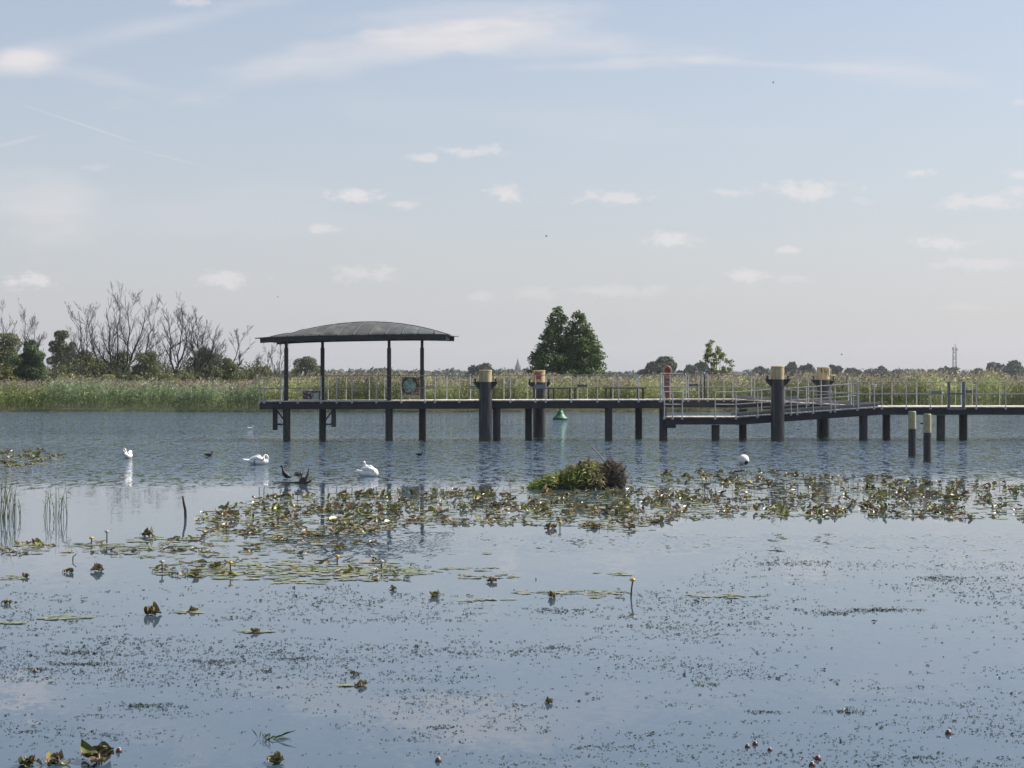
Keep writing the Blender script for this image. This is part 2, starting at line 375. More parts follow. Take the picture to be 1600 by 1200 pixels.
def h_front(x, y):
    left = x < -19.5
    h = 2.0 if left else 2.3+.3*nz1(x, .21)
    if -37 < x < -27: h += .3
    return h*(.84+.16*nz1(x, .9)+.12*nz1(x+7, 2.3))
def c_front(x, y, r):
    if x < -37: c = np.array([.24, .28, .11])
    elif x < -19.5: c = np.array([.20, .245, .145])
    else: c = np.array([.26, .27, .13])*(.7+.5*nz1(x, .55))
    if nz1(x+3, .33) > .85: c = c*.55
    return c*r.uniform(.7, 1.3)
reed_mass('reed_bed', 15000, (-62, 62), (-1.3, 7), h_front, c_front, .5, 'dense green reed belt along the far waterline', 11)
reed_mass('reed_bed', 9000, (-72, 72), (7, 30), lambda x, y: (1.9+.25*nz1(x, .5) if x < -20 else 2.38+.3*nz1(x, .27)+.25*nz1(x, 1.1)), lambda x, y, r: (np.array([.33, .28, .18]) if r.uniform() < .4 else np.array([.23, .26, .115]))*r.uniform(.6, 1.35), .8,
          'straw brown flowering reeds behind the green belt', 12, .08)

# ------------------------------------------------------------------ trees
def leaves_on(b, blobs, n, size, r, c0, c1, shell=.55):
    """n leaf faces spread through ellipsoid clumps; blobs: (cx,cy,cz,rx,ry,rz)"""
    B = np.array(blobs); wgt = B[:, 3]*B[:, 5]; idx = r.choice(len(B), n, p=wgt/wgt.sum())
    d = rand_dirs(n, r, .25); rad = (shell+(1.08-shell)*r.uniform(size=n)**.6)[:, None]
    p = B[idx, :3]+d*B[idx, 3:6]*rad
    nd = d+r.normal(0, .75, (n, 3)); nd /= np.linalg.norm(nd, axis=1, keepdims=True)
    a = np.cross(nd, r.normal(size=(n, 3))); a /= np.linalg.norm(a, axis=1, keepdims=True)+1e-9; c = np.cross(nd, a)
    s = (size*r.uniform(.5, 1.25, n))[:, None]
    Q = np.stack([p-a*s*.5, p+c*s*.32-a*s*.05, p+a*s*.55, p-c*s*.3], 1)
    bl = r.uniform(0, 1, len(B))[idx]*.6+r.uniform(0, 1, n)*.4
    col = np.array(c0)*(1-bl[:, None])+np.array(c1)*bl[:, None]
    b.quads(Q, col*r.uniform(.75, 1.25, (n, 1)))
def limb(b, p, d, L, r0, r, depth, droop=0.0, kids=(3, 5), taper=.35, n=5, up=.12, wob=.16, ang=(.45, .95), out=None):
    seg = 4 if depth > 1 else 3
    pts = [Vector(p)]; rad = [r0]; q = Vector(d).normalized()
    for i in range(seg):
        q = (q+Vector((r.normal(0, wob), r.normal(0, wob), r.normal(up, wob*.6)))).normalized()
        pts.append(pts[-1]+q*(L/seg)); rad.append(r0*(1-(1-taper)*(i+1)/seg))
    b.tube([x[:] for x in pts], rad, max(3, n), cap=False)
    if out is not None: out.append(pts[-1])
    if depth <= 0: return
    for k in range(r.randint(kids[0], kids[1]+1)):
        t = r.uniform(.25, 1.0)*seg; i = min(int(t), seg-1); f = t-i
        pp = pts[i].lerp(pts[i+1], f); rr = (rad[i]*(1-f)+rad[i+1]*f)
        ax = q.orthogonal().normalized(); ax.rotate(Matrix.Rotation(r.uniform(0, 2*PI), 3, q))
        dd = (pts[i+1]-pts[i]).normalized(); a = r.uniform(*ang)
        nd = dd*math.cos(a)+ax*math.sin(a)
        limb(b, pp, nd, L*r.uniform(.45, .72), max(rr*.62, .010), r, depth-1, droop, kids, taper, n-1, up, wob, ang, out)
    # the leader carries on
    limb(b, pts[-1], q, L*.62, max(rad[-1]*.9, .010), r, depth-1, droop, kids, taper, n-1, up, wob, ang, out)
def bare_tree(px, top, Y, stems, label, seed, w=.22, base_z=.3, group='leafless trees on the left shore', dens=1.0):
    """stems: (lean of the stem's tip in px, height share, start height share) - long curved limbs that fork all the way up"""
    r = np.random.RandomState(seed); p = at(px, top, Y); t = empty('bare_tree', (p.x, Y, base_z), label, 'bare tree', group)
    H = p.z-base_z; sp = Y/F; tr = MB(); br = MB()
    def wood(b, a, e, r0, r1, lvl, sag=.18):
        """a crooked limb from a to e with side limbs"""
        a, e = Vector(a), Vector(e); L = (e-a).length; n = {0: 10, 1: 7, 2: 5, 3: 3}[lvl]
        out = Vector((e.x-a.x, e.y-a.y, 0)); pts = []; off = Vector((0, 0, 0))
        for i in range(n+1):
            q = i/n; c = a.lerp(e, q)+out*(sag*math.sin(PI*q))-Vector((0, 0, sag*.5*out.length*math.sin(PI*q)))
            if 0 < i < n: off = off*.6+Vector((r.normal(), r.normal(), r.normal()*.5))*L*.015
            pts.append(c+(off if i < n else off*.5))
        rad = [max([.011, .011, .009, .0075][lvl], 1.2*( r0+(r1-r0)*(i/n)**.8)) for i in range(n+1)]
        b.tube([q[:] for q in pts], rad, [7, 5, 4, 3][lvl], cap=False)
        if lvl == 3: return
        k = int(r.uniform(*[(9, 13), (8, 11), (5, 8)][lvl])*dens)
        for m_ in range(k):
            q = r.uniform(.22 if lvl == 0 else .15, 1.0)*n; i = min(int(q), n-1); f = q-i; c = pts[i].lerp(pts[i+1], f); rr = rad[i]*(1-f)+rad[i+1]*f
            d = (pts[i+1]-pts[i]).normalized(); side = Vector((r.normal(), r.normal()*.8, r.normal()*.35+.1)).normalized()
            up = Vector((0, 0, 1)); dd = (d*.9+side*r.uniform(.45, .85)+up*.25).normalized()
            LL = L*r.uniform(.22, .42)*(1.25-.45*q/n)*[1, 1, .85][lvl]
            wood(br, c, c+dd*LL, rr*.55, max(.006, rr*.12), lvl+1, .08)
    for (dx, hs_, st) in stems:
        wood(tr, (dx*sp*.05, r.normal(0, .15), H*st-.1), (dx*sp*.9, r.normal(0, .8), H*hs_*.85), .8*w*(.75+.25*hs_), .02, 0, .22 if abs(dx) > 15 else .05)
    tr.build('trunk', M['trunk'], t); br.build('branches', M['trunk'], t); return t
def leafy(px, top, wpx, Y, c0, c1, label, seed, cat='tree', name='leafy_tree', nb=22, n=5000, size=.3, base_z=.3, skirt=.12, group=None, shape='round', hs_=1.0, trunkr=.16):
    r = np.random.RandomState(seed); p = at(px, top, Y); H = p.z-base_z; R = wpx*Y/F/2
    t = empty(name, (p.x, Y, base_z), label, cat, group); blobs = []
    zc = H*(.5+skirt/2); rz = H*(.5-skirt/2)
    for k in range(nb):
        d = rand_dirs(1, r, .1)[0]; q = r.uniform(.45, .92)
        x, y, z = d[0]*R*q*1.05, d[1]*R*q, zc+d[2]*rz*q
        s = r.uniform(.18, .38)*min(R, rz*1.2)
        blobs.append((x, y, z, s*1.15, s*1.15, s*.85))
    blobs.append((0, 0, zc, R*.6, R*.6, rz*.7))
    blobs.append((r.normal(0, R*.1), 0, H-min(R, rz)*.3, min(R, rz)*.36, R*.3, min(R, rz)*.32))
    b = MB(); leaves_on(b, blobs, n, size, r, c0, c1)
    tr = MB(); tr.tube([(0, 0, -.2), (0, 0, H*.4), (r.normal(0, .1), 0, H*.75)], [trunkr, trunkr*.7, trunkr*.3], 7)
    for k in range(7):
        bb = blobs[k]; tr.tube([(0, 0, H*r.uniform(.1, .4)), (bb[0]*.5, bb[1]*.5, bb[2]*.8), bb[:3]], [trunkr*.5, trunkr*.35, trunkr*.12], 5)
    tr.build('trunk', M['trunk'], t); b.build('crown', M['leaf'], t); return t

OL0, OL1 = (.080, .10, .038), (.19, .20, .075)          # olive
DK0, DK1 = (.035, .062, .026), (.095, .14, .05)          # dark green
YG0, YG1 = (.14, .15, .04), (.25, .235, .07)           # yellow green
GR0, GR1 = (.070, .090, .050), (.15, .17, .08)          # greyish green
# left shore, bare ones
bare_tree(184, 446, 232, [(-62, .62, 0), (-48, .86, 0), (-22, .94, 0), (4, .93, 0), (20, 1.0, .02), (46, .97, 0), (60, .86, .04), (-70, .45, .08), (64, .46, .03)], 'largest leafless tree, many fanned limbs, left of the pavilion', 21, w=.20)
bare_tree(128, 462, 236, [(-4, 1.0, 0), (-20, .68, .1), (8, .9, .2)], 'slender leafless tree just left of the largest bare one', 22, w=.13, dens=.8)
bare_tree(274, 463, 228, [(12, 1.0, 0), (-14, .93, .2), (24, .88, .25), (-22, .52, .05)], 'leafless tree with a straight stem right of the largest bare tree', 23, w=.17)
bare_tree(308, 476, 229, [(4, .95, 0), (36, .86, .22), (-10, 1.0, .2), (14, .80, .05), (28, .62, .1)], 'leafless tree with crooked upright limbs', 24, w=.17)
bare_tree(338, 508, 226, [(36, 1.0, 0), (46, .72, .25), (12, .78, .2)], 'leafless tree leaning right towards the pavilion', 25, w=.15)
bare_tree(12, 474, 240, [(-8, 1.0, 0), (-24, .8, .1), (6, .85, .1)], 'leafless tree at the left edge above green bushes', 26, w=.16)
bare_tree(34, 480, 238, [(8, 1.0, 0), (30, .75, .2), (22, .88, .15)], 'thin leafless tree second from the left edge', 27, w=.14)
bare_tree(240, 520, 235, [(2, 1.0, 0), (10, .82, .1)], 'small leafless tree in the gap right of the largest bare tree', 28, w=.11)
bare_tree(418, 538, 224, [(-2, 1.0, 0)], 'thin leafless sapling below the left roof tip', 29, w=.07, dens=.9)
bare_tree(432, 532, 226, [(4, 1.0, 0), (-6, .8, .1)], 'thin leafless sapling beside the leftmost pavilion post', 30, w=.07, dens=.9)
bare_tree(376, 556, 222, [(32, 1.0, 0), (24, .7, 0)], 'low dead tree sprawling above the reeds', 31, w=.10)
GRP = 'bushes and trees on the left shore'
for a in [
    (50, 532, 62, 188, DK0, DK1, 'dark rounded bush standing at the reed edge on the left', 41, 'bush', 'bush'),
    (8, 520, 66, 232, OL0, OL1, 'olive green bush tree at the left edge', 42, 'tree', 'leafy_tree'),
    (96, 517, 48, 262, GR0, GR1, 'grey green tree right of the dark rounded bush', 43, 'tree', 'leafy_tree'),
    (140, 548, 60, 240, OL0, OL1, 'olive bush under the slender bare tree', 44, 'bush', 'bush'),
    (186, 553, 60, 238, DK0, OL1, 'dark bush at the foot of the largest bare tree', 45, 'bush', 'bush'),
    (232, 548, 56, 222, OL0, GR1, 'mid green bush right of the largest bare trunk', 46, 'bush', 'bush'),
    (322, 544, 66, 236, GR0, GR1, 'grey green tree behind the crooked bare tree', 47, 'tree', 'leafy_tree'),
    (355, 560, 44, 214, OL0, YG0, 'light green bush below the leaning bare tree', 48, 'bush', 'bush'),
    (400, 574, 90, 270, OL0, OL1, 'low olive thicket left of the pavilion', 49, 'bush', 'bush'),
    (478, 557, 54, 330, DK0, GR1, 'round dark tree seen between the two left pavilion posts', 50, 'tree', 'leafy_tree'),
    (482, 588, 16, 210, GR0, YG1, 'small pale shrub seen between the left pavilion posts', 51, 'shrub', 'shrub'),
    (112, 584, 52, 196, YG0, YG1, 'yellow green shrub above the reeds right of the dark bush', 52, 'shrub', 'shrub'),
    (10, 578, 40, 192, YG0, YG1, 'yellow green shrub at the left edge', 53, 'shrub', 'shrub'),
    (160, 586, 60, 200, OL1, YG1, 'low yellowish shrub below the dark foot bush', 54, 'shrub', 'shrub'),
    (215, 586, 70, 204, OL0, OL1, 'low dull green shrub in the middle of the left shore', 55, 'shrub', 'shrub'),
    (262, 584, 50, 206, OL1, YG0, 'low olive yellow shrub below the straight bare tree', 56, 'shrub', 'shrub'),
    (300, 588, 60, 205, OL0, OL1, 'dull green shrub below the crooked bare tree', 57, 'shrub', 'shrub'),
    (340, 582, 30, 200, GR0, YG0, 'upright light green shrub above the reeds', 58, 'shrub', 'shrub'),
]:
    px, top, wd, Y, c0, c1, lab, sd_, cat, nm = a
    leafy(px, top, wd, Y, c0, c1, lab, sd_, cat, nm, n=int(2500+wd*160), size=.21 if Y < 240 else .28, skirt=.0, group=GRP, nb=20 if wd > 40 else 12)

# the big alder behind the jetty, two leaders
def big_tree():
    Y = 190.; s = Y/F; r = np.random.RandomState(77)
    p = at(888, 590, Y); t = empty('broadleaf_tree', (p.x, Y, .3), 'large dark green twin-topped tree behind the jetty', 'tree')
    k = lambda px, py: ((px-888)*s, (HC-.3)-(py-590)*s)
    prof = [(478, 876, 4), (490, 876, 16), (478+22, 874, 24), (515, 872, 34), (535, 868, 44), (555, 868, 56), (575, 872, 62), (590, 874, 60)]
    blobs = []
    def lobe(cx0, cx1, top, bottom, w0, w1, n, tw):
        for i in range(n):
            q = r.uniform(0, 1)**.8; py = top+(bottom-top)*q; half = w0+(w1-w0)*q**.95; cx = cx0+(cx1-cx0)*q
            a = r.uniform(-1, 1); dx = a*half*.86
            x, z = k(cx+dx, py); yy = r.uniform(-1, 1)*math.sqrt(max(0, 1-a*a))*half*.8*s
            rr = (5+7*q)*s*r.uniform(.75, 1.25); blobs.append((x, yy, z, rr*1.15, rr*1.15, rr*.8))
    lobe(872, 866, 481, 588, 4, 52, 125, 1); lobe(903, 911, 487, 588, 8, 46, 125, 1)
    b = MB(); leaves_on(b, blobs, 32000, .24, r, (.030, .062, .020), (.13, .19, .05), shell=.25)
    tr = MB()
    for cx, tp in ((872, 482), (906, 489)):
        x0, _ = k(886+(cx-886)*.2, 600); x1, z1 = k(cx, tp)
        tr.tube([(x0, 0, -.3), ((x0+x1)/2, 0, z1*.4), (x1, 0, z1*.75), (x1, 0, z1*.97)], [.22, .16, .08, .02], 7)
        for i in range(16):
            bb = blobs[r.randint(len(blobs))]; tr.tube([((x0+x1)/2, 0, max(.8, bb[2]*.55)), bb[:3]], [.06, .015], 4)
    tr.build('trunk', M['trunk'], t); b.build('crown', M['leaf'], t)
big_tree()
def young_tree():
    Y = 168.; s = Y/F; r = np.random.RandomState(78); p = at(1118, 590, Y)
    t = empty('young_tree', (p.x, Y, .3), 'small light green young tree behind the low platform', 'tree')
    k = lambda px, py: ((px-1118)*s, (HC-.3)-(py-590)*s)
    blobs = []; tr = MB(); x0, _ = k(1116, 600)
    for (px, py, w, m_) in ((1109, 540, 5, 7), (1120, 547, 4, 6), (1127, 556, 5, 5), (1137, 564, 5, 5), (1143, 573, 5, 4), (1104, 560, 5, 6), (1116, 566, 8, 8), (1112, 580, 10, 8), (1126, 582, 9, 7), (1136, 584, 7, 4), (1108, 552, 4, 5), (1118, 592, 8, 5)):
        tr.tube([(x0, 0, .6), (k(px, py)[0]*.6, 0, k(px, py)[1]*.6), (k(px, py)[0], 0, k(px, py)[1]+.2)], [.05, .03, .008], 5)
        for i in range(m_):
            x, z = k(px+r.normal(0, w*.6), py+r.normal(0, w*.7)); rr = r.uniform(2.2, 4.6)*s; blobs.append((x, r.normal(0, .35), z, rr*1.3, rr*1.2, rr*1.1))
    b = MB(); leaves_on(b, blobs, 3000, .17, r, (.09, .14, .03), (.18, .24, .05), shell=.05)
    tr.tube([(x0, 0, -.3), (x0, 0, 1.2)], [.07, .05], 6); tr.build('trunk', M['trunk'], t); b.build('crown', M['leaf'], t)
young_tree()
# far trees beyond the meadow
FG = 'distant trees on the horizon'
for i, (px, top, wd, Y, lab) in enumerate([
    (758, 571, 56, 620, 'distant grey green tree group behind the left ochre pile cap'),
    (735, 583, 30, 760, 'small distant conifer left of the left ochre pile cap'),
    (1036, 559, 64, 560, 'distant tree behind the orange lifebuoy post'),
    (1080, 572, 40, 640, 'distant low tree right of the lifebuoy post'),
    (1100, 568, 36, 660, 'distant tree half hidden by the young tree'),
    (1190, 575, 26, 800, 'distant tree left of the tallest right pile cap'),
    (1238, 567, 30, 720, 'distant tree right of the tallest right pile cap'),
    (1262, 570, 30, 740, 'distant tree between the two right pile caps'),
    (1305, 571, 26, 760, 'distant tree right of the stained pile cap'),
    (1335, 577, 30, 900, 'distant low bushy tree above the ramp'),
    (1372, 574, 50, 850, 'distant rounded tree row above the ramp top'),
    (1400, 579, 40, 950, 'distant flat tree right of the rounded tree row'),
    (1456, 579, 22, 880, 'distant small tree left of the radio mast'),
    (1478, 574, 44, 900, 'distant tree at the foot of the radio mast'),
    (1528, 577, 26, 940, 'distant small tree right of the radio mast'),
    (1558, 570, 50, 820, 'distant broad tree near the right edge'),
    (1584, 565, 52, 800, 'distant tallest tree at the right edge'),
    (600, 579, 60, 1000, 'distant wooded knoll behind the pavilion'),
    (560, 581, 50, 1050, 'distant tree clump left of the wooded knoll'),
    (640, 581, 46, 950, 'distant tree clump right of the wooded knoll'),
    (965, 583, 40, 1000, 'distant low trees right of the large dark tree'),
]):
    leafy(px, top, wd, Y, (.030, .048, .030), (.060, .080, .045), lab, 200+i, 'tree', 'distant_tree', nb=18, n=1500+wd*35, size=Y*.0024, base_z=.6, skirt=-.1, group=FG, trunkr=.3)
def far_wood():
    r = np.random.RandomState(9); b = MB(); blobs = []
    for i in range(1500):
        Y = r.uniform(950, 1950); px = r.uniform(-500, 2100)
        top = 582.5-3.0*nz1(px, .013)-4.0*max(0, nz1(px+40, .045)-.35)
        p = at(px, top+r.uniform(0, 3), Y); rr = r.uniform(2.0, 5)*Y/1300
        blobs.append((p.x, Y, max(1.5, p.z-rr*.8), rr*1.5, rr, rr)); blobs.append((p.x, Y, 2.5, rr*1.9, rr, 3.0))
    leaves_on(b, blobs, 42000, 3.4, r, (.030, .046, .032), (.055, .072, .045))
    tag(b.build('distant_wood', M['leaf']), 'low dark wood along the horizon', 'wood', kind='stuff')
    b = MB(); blobs = []
    for i in range(900):
        Y = r.uniform(205, 420); px = r.uniform(-250, 470); lift = 1 if px < 405 else .3; p = at(px, 588-lift*r.uniform(0, 34)*(.35+.65*nz1(px, .045))-lift*6*nz1(px, .13), Y); rr = r.uniform(.7, 1.7)
        blobs.append((p.x, Y, max(.8, p.z-rr), rr*1.7, rr, rr)); blobs.append((p.x, Y, .9, rr*2, rr, 1.2))
    leaves_on(b, blobs, 90000, .28, r, (.055, .070, .028), (.15, .155, .06))
    tag(b.build('scrub', M['leaf']), 'dull green scrub between the bushes and meadow', 'scrub', kind='stuff')
far_wood()

# church and mast far off
def church():
    Y = 2050.; s = Y/F; p = at(809, 590, Y); t = empty('church', (p.x, Y, 0), 'distant church with one pointed spire', 'church')
    k = lambda py: HC-(py-590)*s
    a = MB(); h = k(577); a.box((0, 0, h/2), (5.6, 5.6, h)); a.box((0, 0, h-.8), (6.4, 6.4, .7)); tw = a.build('tower', M['church'], t)
    for x in (-1.2, 1.2):
        wv = MB(); wv.box((x, -2.85, h-5), (.9, .2, 3.2)); wv.build('belfry_window', M['slate'], tw)
    z1 = k(560); sp_ = MB(); sp_.lathe([(3.1, h), (2.6, h+2.0), (.08, z1)], 8); sp_.build('spire', M['slate'], t)
    for x in (-2.6, 2.6):
        for y in (-2.6, 2.6):
            q = MB(); q.lathe([(.5, h), (.5, h+1.6), (.03, h+5)], 6, (x, y, 0)); q.build('pinnacle', M['church'], t)
    q = MB(); q.lathe([(.06, z1), (.05, z1+1.3)], 6); q.box((0, 0, z1+.8), (.7, .1, .12)); q.build('cross', M['slate'], t)
    q = MB(); q.add([(3, -4, 0), (24, -4, 0), (24, 4, 0), (3, 4, 0), (3, -4, 6), (24, -4, 6), (24, 4, 6), (3, 4, 6), (3, 0, 11), (24, 0, 11)],
                    [(0, 1, 5, 4), (1, 2, 6, 9, 5), (2, 3, 7, 6), (3, 0, 4, 8, 7), (4, 5, 9, 8), (6, 7, 8, 9)]); q.build('nave', M['church'], t)
church()
def mast():
    Y = 1500.; s = Y/F; p = at(1491.5, 590, Y); t = empty('radio_mast', (p.x, Y, 0), 'distant lattice radio mast on the right', 'mast')
    H = HC+(590-542)*s; b = MB(); w0 = 1.5
    for (x, y) in ((-w0, -w0), (w0, -w0), (w0, w0), (-w0, w0)): b.tube([(x, y, 0), (x*.7, y*.7, H)], .2, 5)
    z = 0; k = 0
    while z < H-2.6:
        f = 1-.3*z/H; g_ = 1-.3*(z+2.6)/H
        for (a, c) in (((-1, -1), (1, -1)), ((1, -1), (1, 1)), ((1, 1), (-1, 1)), ((-1, 1), (-1, -1))):
            q = (a, c) if k % 2 else (c, a)
            b.tube([(q[0][0]*w0*f, q[0][1]*w0*f, z), (q[1][0]*w0*g_, q[1][1]*w0*g_, z+2.6)], .17, 4)
        z += 2.6; k += 1
    b.build('lattice', M['mast'], t)
    for (x, z, r_) in ((-1.6, H-1.4, 1.0), (1.5, H-2.2, .8), (-1.4, H-9, .8)):
        d = MB(); d.tube([(x, -1.6, z), (x, -1.1, z)], [r_, r_*.6], 12); d.build('dish', M['white'], t)
    d = MB(); d.tube([(0, 0, H-.2), (0, 0, H+3)], .09, 5); d.box((.9, 0, H+1), (.3, .3, 2.2)); d.build('antenna', M['mast'], t)
mast()

# ------------------------------------------------------------------ the jetty
JY = 80.8; SC = F/JY            # px per metre at its front edge
jx = lambda px, Y=JY: (px-800)*Y/F
jz = lambda py, Y=JY: HC-(py-YH)*Y/F
jet = empty('jetty', (0, JY, 0), 'long dark steel jetty with plank deck, pale railings, low platform and ramps', 'jetty')
def J(mb, name, m, smooth=False, parent=jet):
    o = mb.build(name, m, parent, smooth); o.location = (0, -JY, 0) if parent is jet else (0, 0, 0); return o
def planks(name, x0, z0, x1, z1, y0, y1):
    b = MB(); n = max(1, int((x1-x0)/.145)); wd = (x1-x0)/n; r = random.Random(int(x0*7))
    for i in range(n):
        xa = x0+i*wd; t = (i+.5)/n; z = z0+(z1-z0)*t; e = r.uniform(-.02, .02); k = r.uniform(.75, 1.25)
        b.box((xa+wd/2, (y0+y1)/2+e, z-.025+r.uniform(-.003, .003)), (wd-.012, y1-y0, .05), (k, k*.98, k*.95))
    return J(b, name, mat_plank)
mat_plank = mat('weathered_deck_planks', (.50, .46, .41), .8, .25, 7, attr=True)
def girder(x0, z0, x1, z1, y, h=.31, name='beam'):
    b = MB(); b.beam((x0, y, z0-.055-h/2), (x1, y, z1-.055-h/2), .03, h-.004)
    for s in (-1, 1): b.beam((x0, y, z0-.055-h/2+s*(h/2-.012)), (x1, y, z1-.055-h/2+s*(h/2-.012)), .14, .022)
    n = int((x1-x0)/2.2)
    for i in range(1, n):
        t = i/n; b.box((x0+(x1-x0)*t, y-.04, z0+(z1-z0)*t-.055-h/2), (.012, .05, h-.05))
    return J(b, name, M['steel'])
XL, XM, XR = jx(405), jx(1037), jx(1820)
ZL, ZM = jz(626.3), jz(624.2)
YB = 83.9                       # back edge of the deck
XP0, XP1 = jx(1040), jx(1150)   # low platform
ZP = jz(651); XT = jx(1372); ZR = jz(635.3)
YI = 82.75                      # inner edge, where the low platform and ramp meet the upper path
planks('deck', XL, ZL, XM, ZM, JY, YB)
planks('deck', XM+.01, ZM, jx(1150, YI), ZM, YI, YB+.5)
planks('deck', jx(1150, YI)+.01, ZM, jx(1345, YI), ZR+.02, YI, YB+.5)
planks('platform_deck', XP0, ZP, XP1, ZP, JY, YI-.12)
planks('ramp_deck', XP1+.01, ZP, XT, ZR, JY, YI-.12)
planks('deck', XT+.01, ZR, XR, ZR, JY, YB+.5)
for y in (JY+.07, YB-.1): girder(XL, ZL, XM, ZM, y)
girder(XM+.01, ZM, jx(1150, YI), ZM, YI+.08); girder(XM+.01, ZM, jx(1150, YI), ZM, YB+.4)
girder(jx(1150, YI)+.01, ZM, jx(1345, YI), ZR+.02, YI+.08); girder(jx(1150, YI)+.01, ZM, jx(1345, YI), ZR+.02, YB+.4)
girder(XP0, ZP, XP1, ZP, JY+.07, .28); girder(XP0, ZP, XP1, ZP, YI-.22, .28)
girder(XP1+.01, ZP, XT, ZR, JY+.07, .30); girder(XP1+.01, ZP, XT, ZR, YI-.22, .30)
girder(XT+.01, ZR, XR, ZR, JY+.07, .29); girder(XT+.01, ZR, XR, ZR, YB+.4, .29)
# cross members
b = MB()
for i in range(13):
    x = XL+.1+(XM-XL-.2)*i/12; z = ZL+(ZM-ZL)*i/12; b.box((x, (JY+YB)/2, z-.21), (.12, YB-JY-.3, .24))
for px in range(1400, 1820, 60): b.box((jx(px), (JY+YB)/2+.2, ZR-.21), (.12, YB-JY, .22))
for px in (1045, 1085, 1120, 1148): b.box((jx(px), (JY+YI)/2, ZP-.2), (.12, YI-JY-.4, .2))
b.box((jx(1048), JY+.3, ZP-.40), (.45, .5, .16))
J(b, 'cross_beam', M['steel'])
# kerb boards of the ramps
b = MB()
b.beam((XP1, JY+.04, ZP+.075), (XT, JY+.04, ZR+.075), .04, .13); b.beam((XP1, YI-.16, ZP+.075), (XT, YI-.16, ZR+.075), .04, .13)
J(b, 'kerb_rail', M['galvd'])
b = MB(); b.beam((jx(1150, YI), YB+.4, ZM+.09), (jx(1345, YI), YB+.4, ZR+.11), .04, .15); b.beam((jx(1345, YI)+.01, YB+.4, ZR+.09), (jx(1400), YB+.4, ZR+.09), .04, .14); J(b, 'kerb_rail', M['galvd'])
# piles
def pile(px, wpx, Y, ztop):
    rr = wpx*Y/F/2; x = jx(px, Y)
    b = MB(); b.tube([(x, Y, -1.4), (x, Y, ztop)], rr, 24); b.tube([(x, Y, ztop-.012), (x, Y, ztop)], rr*1.25, 24)
    o = J(b, 'pile', M['pile'], True)
    b2 = MB(); b2.tube([(x, Y, -.6), (x, Y, .16)], rr+.004, 24, cap=False); o2 = J(b2, 'waterline_band', M['tidal'], True, o)
ZT = lambda px: ZL+(ZM-ZL)*(px-405)/632-.37
for px in (448, 608, 951): pile(px, 11.7, 81.2, ZT(px))
pile(776, 12.2, 81.15, ZT(776)); pile(1036.5, 12.8, 81.2, ZM-.38)
for px in (504, 660, 826, 998): pile(px, 11.3, 83.1, ZT(px))
pile(1118, 12.8, 81.2, ZP-.36); pile(1160.5, 12.2, 83.1, ZM-.38)
pile(1349, 13.2, 81.2, ZR-.40); pile(1470, 13.2, 81.2, ZR-.36)
pile(1385, 12.2, 83.2, ZR-.36); pile(1505, 13, 83.2, ZR-.36); pile(1625, 13.2, 81.2, ZR-.36); pile(1665, 13, 83.2, ZR-.36)
# railings
pm = MB(); pm.tube([(0, 0, .0), (0, 0, 1.04)], .021, 8); pm.box((0, 0, 1.04), (.07, .05, .016)); pmesh = pm.mesh('railing_post', M['galv'])
pm = MB(); pm.tube([(0, 0, -.12), (0, 0, 1.04)], .021, 8); pm.box((0, .02, -.06), (.09, .03, .11)); pm.box((0, 0, .52), (.06, .06, .03)); pmesh2 = pm.mesh('railing_post', M['galv'])
nposts = 0
def post(px, Y, z, outer=True, s=1.0):
    global nposts
    if nposts >= 98: return
    o = bpy.data.objects.new('railing_post', pmesh2 if outer else pmesh); C.objects.link(o); o.parent = jet
    o.location = (jx(px, Y), Y-JY, z); o.scale = (s, s, 1); nposts += 1
def rails(px0, z0, px1, z1, Y, hs_=(1.04, .52), r_=.013, m='galvd'):
    for h in hs_:
        b = MB(); b.tube([(jx(px0, Y), Y, z0+h), (jx(px1, Y), Y, z1+h)], r_, 6); J(b, 'rail', M[m])
YF = JY-.03
zm = lambda px: ZL+(ZM-ZL)*(px-405)/632
for px in (405, 412.5, 438, 465, 501.7, 526, 550, 588, 627, 664, 679.5, 717.6, 797.4, 836.6, 852.8, 892.6, 933.3, 966.6, 997.7): post(px, YF, zm(px))
rails(405, ZL, 1037, ZM, YF)
for px in (440, 512.8, 540.7, 577, 600.7, 640, 698, 734.9, 787.3, 824.4, 864, 902.7, 917.8, 957.6, 996): post(px, YB-.05, zm(px), False)
rails(410, ZL, 1037, ZM, YB-.05)
for h in (1.04, .52):
    b = MB(); b.tube([(jx(405.5), JY, ZL+h), (jx(405.5), YB-.05, ZL+h)], .013, 6); J(b, 'rail', M['galvd'])
# corner by the low platform: stout posts, gate frame
for px, y_ in ((1032, YF), (1036, YF+.3)): post(px, y_, ZM, True, 1.8)
for px in (1046.9, 1067.9, 1075.6, 1091.9, 1106, 1131, 1145, 1179): 
    t = max(0, (px-1150)/195); post(px, YI+.02, ZM+(ZR-ZM)*t, True)
for px, z in ((1038, ZP), (1051, ZP), (1066, ZP), (1117.5, ZP), (1150, ZP)): post(px, YF, z, True, 1.1)
for px in (1183.8, 1236, 1246, 1270.4, 1298, 1305, 1340): t = (px-1150)/222; post(px, YF, ZP+(ZR-ZP)*t, True, 1.05)
rails(1117.5, ZP, 1150, ZP, YF, r_=.017, m='galv'); rails(1150, ZP, 1340, ZP+(ZR-ZP)*190/222, YF, r_=.017, m='galv'); rails(1150, ZP, 1340, ZP+(ZR-ZP)*190/222, YF, (.30, .66), .008)
rails(1038, ZP, 1066, ZP, YF, (1.05, .52), .017, 'galv')
rails(1033, ZM, 1068, ZM, YF+.3, (1.10, .55), .015, 'galv')
rails(1068, ZM, 1150, ZM, YI+.02); rails(1150, ZM, 1345, ZR, YI+.02)
